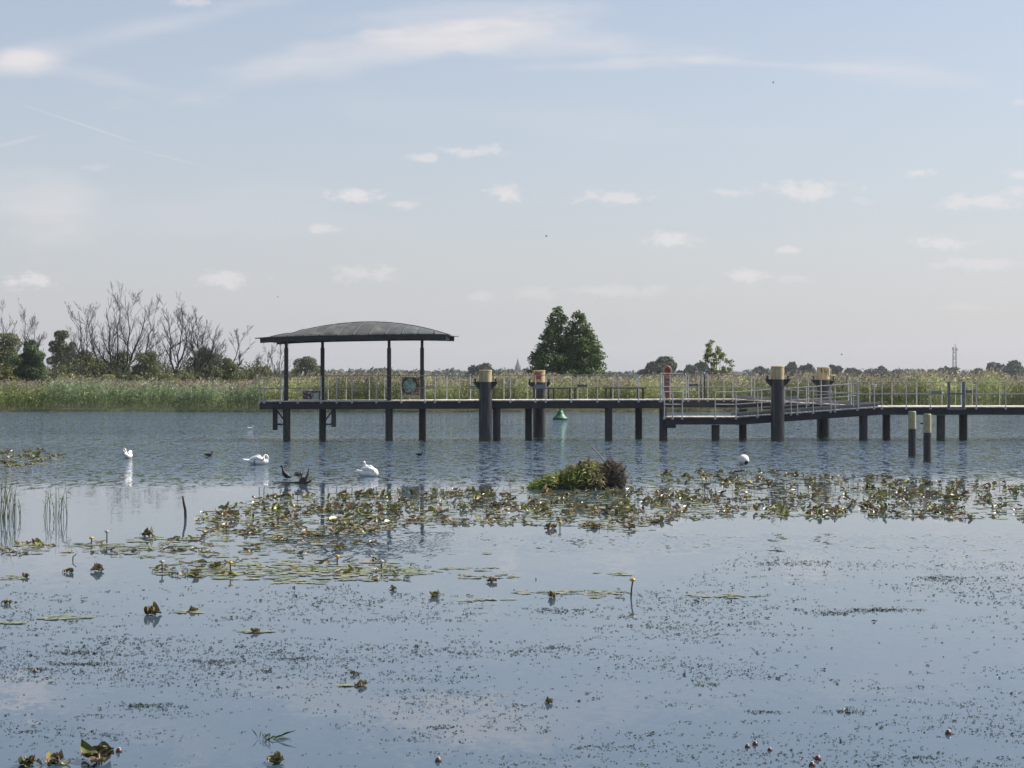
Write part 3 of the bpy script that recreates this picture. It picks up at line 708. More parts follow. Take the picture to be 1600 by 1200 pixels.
for px in (1072, 1098, 1174, 1247): post(px, YB+.45, ZM+(ZR-ZM)*max(0, (px-1150)/195), False)
rails(1037, ZM, 1150, ZM, YB+.45); rails(1150, ZM, 1345, ZR, YB+.45); rails(1345, ZR, 1820, ZR, YB+.45)
for px in (1205, 1226, 1263, 1283): t = (px-1150)/195; post(px, YI+.02, ZM+(ZR-ZM)*t, True)
# inner rail of the ramp
for px in (1190, 1260, 1330): t = (px-1150)/222; post(px, YI-.2, ZP+(ZR-ZP)*t, False)
rails(1150, ZP, 1345, ZP+(ZR-ZP)*.88, YI-.2, (1.02, .66, .30), .012)
# bent handle at the ramp head
b = MB(); x0 = jx(1333); x1 = jx(1341); b.tube([(x0, YF, ZR), (x0, YF, ZR+1.02), (x0+.05, YF, ZR+1.13), (x1-.05, YF, ZR+1.13), (x1, YF, ZR+1.02), (x1, YF, ZR-.1)], .024, 8, cap=True); J(b, 'handrail_loop', M['galv'])
for px in (1366, 1378, 1416, 1454, 1482, 1507.6, 1525.6, 1571.4, 1618, 1665, 1712, 1760): post(px, YF, ZR)
rails(1341, ZR, 1820, ZR, YF)
for px in (1325.6, 1359, 1393.6, 1432.4, 1471.6, 1493, 1501.6, 1519, 1562, 1605, 1650, 1695): post(px, YB+.45, ZR, False)
# gate between the stout posts on the right
b = MB(); b.box((jx(1482), YF, ZR+.47), (.10, .10, 1.16)); b.box((jx(1505), YF, ZR+.47), (.11, .11, 1.16)); b.box((jx(1493), YF, ZR+.55), (.62, .03, .04)); b.box((jx(1493), YF, ZR-.09), (.60, .06, .10)); J(b, 'gate_frame', M['galvd'])
# hanging fenders with braces under the pavilion
for (px, Y, y0, y1, dx, m) in ((430, 81.15, 628, 672, 18, 'steel'), (521.5, 83.1, 638, 667, -17, 'galvd')):
    x = jx(px, Y); b = MB(); b.box((x, Y, (jz(y0, Y)+jz(y1, Y))/2), (.20, .14, jz(y0, Y)-jz(y1, Y))); xs_ = jx(px+dx, Y)
    b.beam((x, Y+.001, jz(663, Y)), (xs_, Y+.001, jz(663, Y)), .06, .07); b.beam((x, Y+.05, jz(638, Y)), (xs_-.05*(1 if dx > 0 else -1), Y+.05, jz(660, Y)), .05, .06); J(b, 'fender_post', M[m])

# pavilion standing on the jetty
pav = empty('pavilion', (jx(553), JY, ZL), 'open pavilion with curved grey sheet roof on four dark posts', 'pavilion')
for px, Y in ((447.3, 81.1), (608, 81.1), (504, 83.2), (659.5, 83.2)):
    x = jx(px, Y)-pav.location.x; zt = jz(529, Y)-ZL; b = MB()
    b.box((x, Y-JY, zt/2-.2), (.165, .165, zt-.4)); b.box((x, Y-JY, zt-.2), (.12, .12, .42)); b.box((x, Y-JY, .01), (.3, .3, .02)); b.build('post', M['pile'], pav)
def roof():
    Y0, Y1 = 80.25, 84.1; yc_ = (Y0+Y1)/2; n, mq = 52, 16
    cx = jx(551, Y0); hw = jx(704, Y0)-cx; ze = jz(523.2, Y0)                           # eave height in the middle
    tilt = math.tan(math.radians(1.05))
    def P(u_, v_, dz=0):
        a = 1-abs(v_)**2.0
        sk = .12*(v_+1)                                        # the far side sits further right, like the piles
        x = cx+hw*u_*(1-.05*a) + sk + .30*a*(1 if u_ < .2 else max(.1, 1-1.3*(u_-.2)))
        z = ze + .58*a*(1-abs(u_)**1.9) + tilt*(x-cx) - .05*abs(u_)**4
        return (x-pav.location.x, yc_+(Y1-Y0)/2*v_-JY, z-ZL+dz)
    b = MB(); V = []
    for dz in (0, -.035):
        for i in range(n+1):
            for j in range(mq+1): V.append(P(-1+2*i/n, -1+2*j/mq, dz))
    o = (n+1)*(mq+1); q = lambda i, j: i*(mq+1)+j; Fc = []
    for i in range(n):
        for j in range(mq):
            Fc.append((q(i, j), q(i+1, j), q(i+1, j+1), q(i, j+1))); Fc.append((o+q(i, j), o+q(i, j+1), o+q(i+1, j+1), o+q(i+1, j)))
        Fc.append((q(i, 0), o+q(i, 0), o+q(i+1, 0), q(i+1, 0))); Fc.append((q(i, mq), q(i+1, mq), o+q(i+1, mq), o+q(i, mq)))
    for j in range(mq): Fc.append((q(0, j), q(0, j+1), o+q(0, j+1), o+q(0, j))); Fc.append((q(n, j), o+q(n, j), o+q(n, j+1), q(n, j+1)))
    b.add(V, Fc); rf = b.build('roof', M['roof'], pav, True)
    for k in range(1, 12):
        u_ = -1+2*k/12; s = MB(); s.tube([P(u_, -1+2*j/mq, .012) for j in range(mq+1)], .028, 5); s.build('seam', M['wood'], rf)
    s = MB(); s.tube([P(-1+2*i/n, 0, .012) for i in range(n+1)], .02, 5); s.build('ridge_cap', M['roofd'], rf)
    for v_ in (-.97, .97):
        f = MB(); pts = [P(-.955+1.91*i/20, v_, -.13) for i in range(21)]
        for i in range(20): 
            a_, c_ = Vector(pts[i]), Vector(pts[i+1]); f.beam(a_, c_, .05, .21)
        f.build('fascia', M['roofd'], pav)
    f = MB()
    for u_ in (-.9, -.68, -.35, 0, .35, .68, .9):
        a_, c_ = Vector(P(u_, -.93, -.13)), Vector(P(u_, .93, -.13)); f.beam(a_, c_, .09, .16)
    f.build('rafters', M['roofd'], pav)
roof()

# big mooring piles with ochre caps
def mooring_pile(px, wpx, Y, cap_top, cap_bot, label, kind=0, peg=594):
    x = jx(px, Y); rr = wpx*Y/F/2; t = empty('mooring_pile', (x, Y, 0), label, 'mooring pile', 'ochre capped mooring piles along the jetty')
    z = lambda py: jz(py, Y)
    b = MB(); b.tube([(0, 0, -1.4), (0, 0, z(cap_bot)+.02)], rr, 32); b.box((-rr*.15, -rr*.99, z(cap_bot)/2-.1), (.09, .05, z(cap_bot)-.5)); b.build('shaft', M['pile'], t, False)
    b = MB(); b.tube([(0, 0, -.6), (0, 0, .17)], rr+.004, 32, cap=False); b.build('waterline_band', M['tidal'], t)
    b = MB(); zt, zb = z(cap_top), z(cap_bot); b.lathe([(rr*.965, zb+.021), (rr*.965, zt-.07), (rr*.99, zt-.05), (rr*.99, zt-.01), (rr*.9, zt)], 40)
    c = b.build('cap', M['cap'], t, False)
    for s in (-1, 1):       # brackets left and right
        zz = z(cap_bot); g_ = MB(); L = rr+.21
        g_.add([(s*rr*.9, -.05, zz-.32), (s*rr*.9, -.05, zz), (s*L, -.05, zz), (s*L, -.05, zz-.06), (s*rr*.9, .05, zz-.32), (s*rr*.9, .05, zz), (s*L, .05, zz), (s*L, .05, zz-.06)],
               [(0, 1, 2, 3), (4, 7, 6, 5), (0, 4, 5, 1), (1, 5, 6, 2), (2, 6, 7, 3), (3, 7, 4, 0)])
        g_.box((s*(L-.10), 0, zz+.015), (.28, .24, .03)); g_.tube([(s*(L-.06), 0, zz+.02), (s*(L-.06), 0, zz+.13)], .035, 8); g_.tube([(s*(L-.06), 0, zz+.13), (s*(L-.06), 0, zz+.16)], .05, 8)
        g_.build('bracket', M['steel'], t)
    if kind == 1:       # red spray paint on the cap
        b = MB(); 
        for i in range(9):
            a0 = -PI/2-.75+i*.12; pts = [(rr*.97*math.cos(a0+.25*math.sin(q*2.2+i)), rr*.97*math.sin(a0+.25*math.sin(q*2.2+i)), zt-.09-.05*q) for q in range(7)]
            b.tube(pts, .03, 5)
        b.build('graffiti', M['graf'], c)
    if kind == 2:       # algae streaks
        b = MB(); r = random.Random(4)
        for i in range(12):
            a0 = -PI/2+r.uniform(-.9, .9); z0 = zt-r.uniform(.05, .25); b.tube([(rr*.966*math.cos(a0), rr*.966*math.sin(a0), z0), (rr*.966*math.cos(a0+.16), rr*.966*math.sin(a0+.16), z0-r.uniform(.08, .22))], .016, 4)
        b.build('algae_streaks', M['olive'], c)
    return t
mooring_pile(758.5, 20.6, 80.3, 578, 597.5, 'ochre capped pile in front of the jetty right of the pavilion')
mooring_pile(842.5, 19.4, 84.75, 578.5, 598, 'capped pile behind the jetty with red graffiti on its cap', 1)
mooring_pile(1215, 21, 80.2, 572, 593.5, 'tall ochre capped pile in front of the ramp')
mooring_pile(1286.5, 20.4, 84.95, 573.5, 593.5, 'ochre capped pile behind the ramp with dark algae streaks', 2)
b = MB(); b.box((jx(767), 80.75-JY, jz(637)), (.35, .3, .05)); b.build('pile_bracket', M['steel'], jet)

# two free standing posts
for (px, top, bnd, bot, wd, lab) in ((1425.3, 642.5, 670, 713.5, 12.6, 'left of two cream topped black wooden posts in the water'), (1449, 646.5, 676, 721.5, 12.8, 'right, nearer of two cream topped black posts in the water')):
    p = on_water(px, bot); Y = p.y; t = empty('mooring_post', p, lab, 'mooring post', 'cream topped mooring posts'); rr = wd*Y/F/2; z = lambda py: jz(py, Y)
    b = MB(); b.lathe([(rr, -1.2), (rr*.98, z(bnd))], 12); b.build('shaft', M['pile'], t)
    b = MB(); b.lathe([(rr*.99, z(bnd)+.001), (rr*.97, z(top)-.03), (rr*.86, z(top))], 12); b.build('painted_top', mat('cream_painted_wood', (.38, .34, .20), .75, .25, 8, stretch=(3, 3, .5), col2=(.10, .09, .06), s2=14, thr=(.6, .68), st2=(1, 1, 3)), t)
    b = MB(); b.tube([(0, 0, -.3), (0, 0, .12)], rr*1.01, 12, cap=False); b.build('waterline_band', M['tidal'], t)
    zc = z((top+bnd)/2+1); b = MB(); pts = [(rr-.01, 0, zc+.08), (rr+.06, 0, zc+.07), (rr+.075, 0, zc), (rr+.065, 0, zc-.08), (rr-.01, 0, zc-.085)]; b.tube(pts, .008, 6); b.build('handle', M['galvd'], t)

# things on the jetty
def board(px0, px1, top, bottom, Y, lab, kind):
    x0, x1 = jx(px0, Y), jx(px1, Y); zb = zm((px0+px1)/2); zt = jz(top, Y); H = zt-zb; w_ = x1-x0
    t = empty('information_board', ((x0+x1)/2, Y, zb), lab, 'information board')
    if kind == 0:
        b = MB(); b.box((0, 0, H*.60), (w_, .06, H*.78)); b.build('frame', M['brown'], t)
        b = MB(); n = 36; V = []; r = random.Random(3)
        for s in (-.045, -.034): 
            for k in range(n): a = 2*PI*k/n; q = 1+.08*math.sin(5*a)+.05*math.sin(9*a+1); V.append((-.04*w_+w_*.36*math.cos(a)*q, s, H*.62+H*.33*math.sin(a)*q))
        b.add(V, [tuple(range(n))]+[tuple(range(n, 2*n))[::-1]]+[(k, n+k, n+(k+1) % n, (k+1) % n) for k in range(n)]); b.build('mural', M['teal'], t)
        b = MB(); b.tube([(-.04*w_+w_*.39*math.cos(a*.2), -.05, H*.62+H*.35*math.sin(a*.2)) for a in range(-4, 26)], .022, 5); b.build('spray_line', M['black'], t)
        b = MB(); b.box((0, 0, H*.155), (w_*.98, .07, H*.11))
        for q in (-.46, -.17, .14, .45): b.box((q*w_, 0, H*.05), (.07, .07, H*.1))
        b.build('base', M['cream'], t)
    else:
        b = MB(); b.box((0, 0, H*.5), (w_, .3, H*.84)); b.build('box_panel', M['purple'], t)
        b = MB(); b.box((0, 0, H*.96), (w_*1.04, .36, H*.06)); b.build('lid', M['greyp'], t)
        b = MB(); b.box((w_*.25, -.165, H*.5), (w_*.28, .02, H*.5)); b.box((w_*.02, -.165, H*.62), (w_*.07, .02, H*.3)); b.build('spray_patch', M['white'], t)
board(626.5, 656, 589, 622, 83.4, 'board with teal mural and cream base beside the right pavilion post', 0)
board(474, 501, 610, 624, 83.4, 'low spray painted bench box between the left pavilion posts', 1)
def bench(px0, px1, lab):
    Y = 83.2; x0, x1 = jx(px0, Y), jx(px1, Y); c = (x0+x1)/2; z0 = zm((px0+px1)/2); h = .47
    t = empty('bench', (c, Y, z0), lab, 'bench', 'benches on the jetty'); L = x1-x0
    for k in (-.16, 0, .16):
        b = MB(); b.box((0, k, h), (L, .13, .04)); b.build('seat_board', M['wood'], t)
    for s in (-1, 1):
        for q in (0, .22):
            b = MB(); b.box((s*(L*.42-q), 0, h/2-.01), (.06, .36, h-.03)); b.build('leg', M['wood'], t)
bench(853, 902, 'dark bench right of the graffiti capped pile'); bench(941, 1010, 'longer dark bench left of the lifebuoy post')
def sign(px0, px1, y0, y1, Y, m, lab, front=True):
    x0, x1, z0, z1 = jx(px0, Y), jx(px1, Y), jz(y1, Y), jz(y0, Y); t = empty('sign', ((x0+x1)/2, Y, (z0+z1)/2), lab, 'sign', 'small plates on the jetty railings')
    b = MB(); b.box((0, 0, 0), (x1-x0, .02, z1-z0)); b.build('plate', M[m], t)
    b = MB(); b.box((-(x1-x0)/2+.04, .02, 0), (.03, .03, z1-z0+.04)); b.box(((x1-x0)/2-.04, .02, 0), (.03, .03, z1-z0+.04)); b.build('clamp', M['galvd'], t)
sign(665, 679, 602.5, 607.5, YB-.1, 'greyp', 'grey plate on the back railing just right of the pavilion')
sign(734.5, 748, 603, 607.5, YB-.1, 'signg', 'dark green plate on the railing left of the front capped pile')
sign(835, 852.5, 601, 607, YF-.05, 'greyp', 'pale grey plate on the railing before the graffiti capped pile')
sign(902, 918, 601, 605, YB-.1, 'darkp', 'dark plate on the back railing above the left bench')
sign(1075, 1091.5, 600, 603.5, YB+.4, 'darkp', 'dark blue plate on the railing left of the young tree')
sign(1455, 1471.5, 611, 616.2, YF-.05, 'greyp', 'grey plate on the right deck railing by the gate')
sign(1509, 1518.5, 609.5, 614.5, YB+.4, 'darkp', 'small dark plate on the back railing right of the gate')
# blue sign on its post
Y = YB+.35; t = empty('blue_sign', (jx(1101, Y), Y, ZM), 'small blue square sign on a dark post behind the low platform', 'sign')
b = MB(); b.box((0, 0, jz(582.5, Y)-ZM), (.15, .015, .19)); pl = b.build('sign_face', M['blue'], t); b = MB(); b.box((0, -.012, jz(582.5, Y)-ZM), (.07, .008, .08)); b.build('symbol', M['white'], pl)
b = MB(); b.tube([(.0, .03, 0), (.0, .03, jz(579, Y)-ZM)], .03, 8); b.build('post', M['steel'], t)
# lifebuoy post
Y = 83.3; t = empty('lifebuoy_post', (jx(1042.5, Y), Y, ZM), 'faded orange lifebuoy holder with arched top beside the ramp corner', 'lifebuoy')
hh = jz(571.5, Y)-ZM; b = MB(); V = []; n = 14
prof = [(-.165, 0.05), (.165, 0.05), (.165, hh*.62)]+[(.17*math.cos(PI*k/n), hh*.86+.165*math.sin(PI*k/n)) for k in range(n+1)]+[(-.165, hh*.62)]
for y in (-.06, .06): V += [(x, y, z) for x, z in prof]
k_ = len(prof); b.add(V, [tuple(range(k_))[::-1]if False else tuple(range(k_)), tuple(range(k_, 2*k_))[::-1]]+[(i, k_+i, k_+(i+1) % k_, (i+1) % k_) for i in range(k_)]); b.build('housing', M['orange'], t)
b = MB(); b.tube([(.155*math.cos(a*PI/12), -.09, hh*.84+.20*math.sin(a*PI/12)) for a in range(25)], .045, 8); b.build('life_ring', mat('orange_ring', (.30, .13, .085), .45, .2, 6), t, True)
b = MB(); b.box((.0, -.075, hh*.64), (.16, .02, .07)); b.box((.0, -.075, hh*.52), (.13, .02, .05)); b.build('label_plate', M['greyp'], t)
b = MB(); b.box((0, .09, hh*.45), (.06, .05, hh*.9)); b.build('post', M['steel'], t)

# ------------------------------------------------------------------ buoys
p = on_water(875.5, 656); t = empty('green_buoy', p, 'green conical buoy floating behind the jetty', 'buoy'); s = p.y/F
b = MB(); b.lathe([(9*s, -.25), (11.6*s, -.02), (12*s, .06), (12*s, 2.6*s), (11*s, 3.6*s)], 32); b.build('float', M['greend'], t, True)
b = MB(); b.lathe([(11.2*s, 3.4*s), (9.5*s, 5*s), (6.8*s, 7.5*s), (5.2*s, 11*s), (4.2*s, 13.4*s), (3.2*s, 14.4*s)], 32); b.build('cone', M['green'], t, True)
b = MB(); b.lathe([(1.6*s, 14.2*s), (1.6*s, 16.5*s), (2.2*s, 16.6*s), (2.2*s, 17.6*s), (1*s, 18*s)], 16); b.build('top_mark', M['green'], t)
p = on_water(1162, 725.5); t = empty('white_buoy', p, 'white ball buoy with black eye between jetty and lilies', 'buoy'); s = p.y/F; R = 8.4*s
b = MB(); b.lathe([(R*math.sin(a*PI/24)+.0005, R*.83-R*math.cos(a*PI/24)) for a in range(25)], 32); b.build('ball', M['ball'], t, True)
q = Vector((.42, -.72, -.42)).normalized(); c = Vector((0, 0, R*.83)); b = MB(); b.tube([c+q*R*.93, c+q*R*1.07, c+q*R*1.12], [R*.42, R*.36, R*.2], 20); b.build('mooring_eye', M['rubber'], t)

# ------------------------------------------------------------------ birds
def organic(name, chains, m, parent, voxel=.012, smooth=6):
    """one continuous skin grown round chains of (x,y,z,r_side,r_up)"""
    b = MB()
    ico = []
    import bmesh
    bmx = bmesh.new(); bmesh.ops.create_icosphere(bmx, subdivisions=2, radius=1); bmx.verts.ensure_lookup_table()
    IV = np.array([v_.co[:] for v_ in bmx.verts]); IF = [tuple(v_.index for v_ in f.verts) for f in bmx.faces]; bmx.free()
    for ch in chains:
        for i in range(max(1, len(ch)-1)):
            a = np.array(ch[i], float); c = np.array(ch[min(i+1, len(ch)-1)], float)
            L = np.linalg.norm(c[:3]-a[:3]); st = max(1, int(L/(max(.004, min(a[3], c[3]))*.35)))
            for k in range(st+1):
                q = a+(c-a)*k/st; b.add(IV*np.array([(q[3]+q[4])/2, q[3], q[4]])+q[:3], IF)
    o = b.build(name, m, None)
    md = o.modifiers.new('r', 'REMESH'); md.mode = 'VOXEL'; md.voxel_size = voxel
    ms = o.modifiers.new('s', 'SMOOTH'); ms.iterations = smooth; ms.factor = .5
    dg = bpy.context.evaluated_depsgraph_get(); me = bpy.data.meshes.new_from_object(o.evaluated_get(dg)); me.name = name
    o.modifiers.clear(); o.data = me; me.polygons.foreach_set('use_smooth', [True]*len(me.polygons)); o.parent = parent; return o
def feathers(name, root, tip, n, L, wd, m, parent, fan=.5, side=1, lift=.0):
    """overlapping feather blades along a wing edge"""
    b = MB(); r = random.Random(int(abs(root[0])*1000)+n)
    root, tip = Vector(root), Vector(tip)
    for i in range(n):
        t_ = i/(n-1); p0 = root.lerp(tip, t_); d = Vector((-1, side*fan*(t_-.4)*.5, lift*(1-t_)+r.uniform(-.05, .05))).normalized()
        w_ = Vector((0, 1, .35*side)).normalized()*wd*.5; e = p0+d*L*(1-.25*t_)*r.uniform(.9, 1.08); mid = p0+d*L*.55; up = Vector((0, 0, wd*.3))
        b.add([p0-w_*.5, p0+w_*.5, mid+w_, e, mid-w_, mid+up, p0+up*.6, p0-up*.3], [(0, 6, 5, 4), (6, 1, 2, 5), (4, 5, 3), (5, 2, 3), (0, 4, 3, 2, 1, 7)])
    return b.build(name, m, parent)
SW = 'white swans preening on the lake'
# swan 2: broadside, head curled to the right, preening its breast
p = on_water(400, 725.5); t = empty('swan', p, 'white swan broadside, curled neck on the right, preening its breast', 'swan', SW)
organic('body', [[(-.30, 0, .14, .03, .03), (-.20, 0, .10, .09, .06), (-.05, 0, .07, .15, .10), (.12, 0, .07, .15, .11), (.24, 0, .07, .12, .10), (.30, 0, .09, .08, .08)],
                 [(.27, 0, .10, .07, .07), (.345, 0, .15, .036, .036), (.365, 0, .22, .028, .028), (.33, 0, .28, .026, .026), (.275, -.02, .285, .025, .025), (.24, -.05, .24, .025, .025), (.245, -.08, .19, .030, .032), (.255, -.10, .165, .022, .022)]], M['swan'], t, .011)
organic('wing', [[(.20, .08, .14, .05, .07), (.05, .09, .21, .05, .07), (-.10, .06, .19, .045, .05), (-.2, .03, .15, .03, .03)]], M['swan'], t, .012)
organic('wing', [[(.20, -.08, .14, .05, .06), (.05, -.10, .20, .05, .065), (-.08, -.08, .18, .045, .05), (-.18, -.04, .13, .03, .03)]], M['swan'], t, .012)
feathers('ruffled_feathers', (.16, -.02, .24), (-.08, -.02, .22), 9, .11, .05, M['swan'], t, 1.2, 1, .9)
feathers('tail', (-.22, -.05, .12), (-.22, .06, .12), 7, .19, .05, M['swan'], t, .8, 1, .35)
b = MB(); b.tube([(.25, -.11, .155), (.21, -.13, .12), (.17, -.145, .105)], [.018, .013, .007], 8); b.build('beak', M['beak'], t)
b = MB(); b.tube([(-.03, -.15, .14), (-.035, -.165, .05), (-.03, -.16, .0)], [.012, .014, .018], 6); b.build('foot', M['black'], t)
# swan 3: turned away to the left, head laid on its back
p = on_water(573, 744); t = empty('swan', p, 'white swan with its small head laid back on its shoulders', 'swan', SW)
organic('body', [[(-.25, -.05, .17, .02, .02), (-.19, -.03, .10, .07, .06), (-.08, 0, .07, .13, .10), (.08, 0, .09, .16, .13), (.20, 0, .09, .11, .12), (.25, 0, .07, .06, .08)],
                 [(.20, 0, .16, .06, .06), (.10, 0, .24, .036, .036), (0, -.03, .27, .034, .034), (-.06, -.05, .33, .036, .036), (-.065, -.06, .375, .042, .038)]], M['swan'], t, .011)
organic('wing', [[(.18, -.10, .15, .04, .07), (.05, -.12, .20, .04, .07), (-.08, -.09, .20, .035, .05), (-.14, -.06, .21, .02, .03)]], M['swan'], t, .012)
organic('wing', [[(.18, .10, .16, .04, .07), (.05, .11, .21, .04, .07), (-.08, .09, .20, .035, .05)]], M['swan'], t, .012)
feathers('ruffled_feathers', (.18, -.06, .25), (-.06, -.06, .25), 8, .12, .05, M['swan'], t, 1.0, 1, .5)
feathers('tail', (-.16, -.10, .10), (-.16, .05, .10), 7, .15, .05, M['swan'], t, .9, 1, .7)
b = MB(); b.tube([(-.05, -.06, .36), (-.02, -.10, .335), (.0, -.12, .32)], [.016, .012, .006], 8); b.build('beak', M['shadowfeather'], t)
# swan 1: seen from behind, neck arched over to the left
p = on_water(198, 715.5); t = empty('swan', p, 'white swan farthest left, neck arched to preen its side', 'swan', SW)
organic('body', [[(.04, -.26, .12, .02, .02), (.05, -.16, .08, .10, .08), (.06, 0, .08, .14, .13), (.03, .16, .09, .12, .11), (0, .26, .09, .06, .06)],
                 [(-.04, .2, .12, .05, .05), (-.13, .14, .20, .034, .034), (-.135, .04, .27, .028, .028), (-.08, -.04, .315, .026, .026), (-.02, -.10, .29, .026, .026), (-.01, -.13, .23, .028, .030), (-.05, -.14, .19, .032, .034)]], M['swan'], t, .011)
organic('wing', [[(.10, .10, .18, .06, .06), (.12, -.02, .19, .07, .07), (.10, -.15, .15, .05, .05)]], M['swan'], t, .012)
organic('wing', [[(-.04, .10, .15, .05, .06), (-.05, -.02, .16, .06, .06), (-.03, -.15, .12, .05, .05)]], M['shadowfeather'], t, .012)  # left wing: its shaded side is painted in with the greyer feather colour
b = MB(); b.tube([(-.05, -.15, .18), (-.09, -.17, .14), (-.12, -.17, .11)], [.018, .013, .006], 8); b.build('beak', M['beak'], t)

def stand_bird(px, py, lab, grey, bent):
    p = on_water(px, py); t = empty('coot', p+Vector((0, 0, .035)), lab, 'coot', 'coots on the driftwood'); t.scale = (1.12, 1.12, 1.08)
    if not bent:
        organic('body', [[(.105, 0, .11, .015, .02), (.07, 0, .13, .05, .04), (.015, 0, .155, .07, .065), (-.035, 0, .20, .055, .06), (-.065, 0, .27, .026, .030), (-.08, 0, .325, .018, .020), (-.098, 0, .37, .028, .030)]], M['coot'], t, .009, 4)
        organic('wing', [[(-.03, -.052, .20, .02, .04), (.04, -.055, .145, .02, .04), (.095, -.02, .11, .012, .015)]], M['coot'], t, .008)
        b = MB(); b.tube([(-.12, 0, .368), (-.15, 0, .355)], [.010, .004], 6); b.build('beak', M['coot'], t)
    else:
        organic('body', [[(.07, 0, .23, .02, .02), (.04, 0, .21, .05, .05), (-.01, 0, .19, .06, .065), (-.05, 0, .19, .045, .05), (-.075, -.02, .21, .028, .03), (-.085, -.05, .17, .026, .026)]], M['coot'], t, .009, 4)
        organic('wing', [[(-.01, -.06, .20, .02, .05), (.04, -.055, .20, .02, .045), (.08, -.03, .22, .012, .02)]], M['cootg'], t, .008)
        b = MB(); b.tube([(-.09, -.06, .165), (-.108, -.078, .135)], [.010, .004], 6); b.build('beak', M['bone'], t)
    for x in (-.0, .035):
        b = MB(); b.tube([(x, -.02, .13), (x+.01, -.02, .06), (x, -.02, .004)], [.009, .007, .007], 6)
        for a in (-.5, 0, .5): b.tube([(x, -.02, .006), (x-.05*math.cos(a), -.02+.05*math.sin(a), .004)], [.006, .003], 5)
        b.build('leg', M['bone'], t)
stand_bird(447, 755.5, 'black coot standing upright on the driftwood', 0, False)
stand_bird(467.5, 755.5, 'greyish coot bent down preening on the driftwood', 1, True)
p = on_water(457, 756.2); t = empty('driftwood', p, 'half sunk dark driftwood with upturned branch ends', 'driftwood'); s = p.y/F
b = MB(); b.tube([(-31*s, 0, .02), (-15*s, .02, .035), (5*s, 0, .03), (22*s, 0, .03), (30*s, -.02, .09)], [.010, .018, .028, .035, .022], 7); b.build('log', M['drift'], t, True)
for q, r_ in (([(14, 0), (20, 6), (24, 14), (25, 24)], (.055, .05, .035, .012)), ([(10, 1), (14, 8), (15.5, 18), (17, 26)], (.022, .014, .010, .005)), ([(9, 1), (13, 7), (13, 18), (12.5, 25)], (.02, .012, .008, .004)), ([(12, 0), (14, 7), (18, 10)], (.05, .045, .02)), ([(-6, 1), (-7, 3)], (.015, .01))):
    b = MB(); b.tube([(x*s, .02*i, z*s) for i, (x, z) in enumerate(q)], r_, 7); b.build('branch', M['drift'], t, True)
def swim_duck(px, py, lab, name, m, head, face=1, sc=1.0):
    p = on_water(px, py); t = empty(name, p, lab, 'coot' if name == 'coot' else 'duck'); f = face
    organic('body', [[(-.14*f*sc, 0, .07*sc, .015, .015), (-.09*f*sc, 0, .045*sc, .05*sc, .035*sc), (.02*f*sc, 0, .04*sc, .07*sc, .05*sc), (.09*f*sc, 0, .05*sc, .05*sc, .04*sc)],
                     [(.10*f*sc, 0, .07*sc, .03*sc, .03*sc), (.12*f*sc, 0, .12*sc, .022*sc, .024*sc), (.125*f*sc, 0, .145*sc, .028*sc, .026*sc)]], m, t, .008, 3)
    b = MB(); b.tube([(.145*f*sc, 0, .145*sc), (.185*f*sc, 0, .135*sc)], [.012, .006], 6); b.build('beak', head, t)
    organic('wing', [[(.04*f*sc, -.055*sc, .06*sc, .02, .03), (-.09*f*sc, -.035*sc, .06*sc, .015, .02)]], m, t, .008, 2)
swim_duck(326, 712, 'small brown duck swimming left of the coots', 'duck', M['duckbrown'], M['black'], 1, 1.0)
swim_duck(655, 711.5, 'small black coot swimming alone before the jetty', 'coot', M['coot'], M['bone'], 1, .85)
# gull far off and flying birds
p = on_water(391, 670.5); t = empty('gull', p, 'tiny white gull sitting on the water before the jetty end', 'gull')
organic('body', [[(-.16, 0, .10, .01, .01), (-.08, 0, .05, .05, .04), (.06, 0, .05, .055, .05), (.12, 0, .11, .03, .03), (.14, 0, .15, .03, .03)]], M['swan'], t, .012, 3)
b = MB(); b.tube([(.16, 0, .15), (.2, 0, .14)], [.01, .005], 6); b.build('beak', M['beak'], t)
for (px, py, Y, w_, lab, nm) in ((853.5, 369, 90, .12, 'tiny dark bird flying high above the large tree', 'flying_bird'), (1315, 554, 90, .075, 'tiny dark bird flying above the ramp', 'flying_bird'), (1208, 129, 90, .075, 'tiny dark bird flying high in the upper right sky', 'flying_bird'), (434, 464, 120, .09, 'tiny dark bird flying left above the pavilion roof', 'flying_bird'), (1440, 662, 60, .11, 'tiny dark bird between the two cream topped posts', 'flying_bird')):
    t = empty(nm, at(px, py, Y), lab, 'bird', 'small dark birds in flight')
    b = MB(); b.tube([(-w_*.5, 0, -.005), (-w_*.2, 0, 0), (w_*.3, 0, .005), (w_*.5, 0, 0)], [.004, .018, .02, .004], 7); b.build('body', M['coot'], t)
    for s_ in (-1, 1):
        b = MB(); b.add([(-.03, 0, .01), (.03, 0, .012), (.0, s_*.12, .045), (-.05, s_*.2, .02), (-.02, s_*.1, .033)], [(0, 1, 2, 4), (4, 2, 3)]); b.build('wing', M['coot'], t)

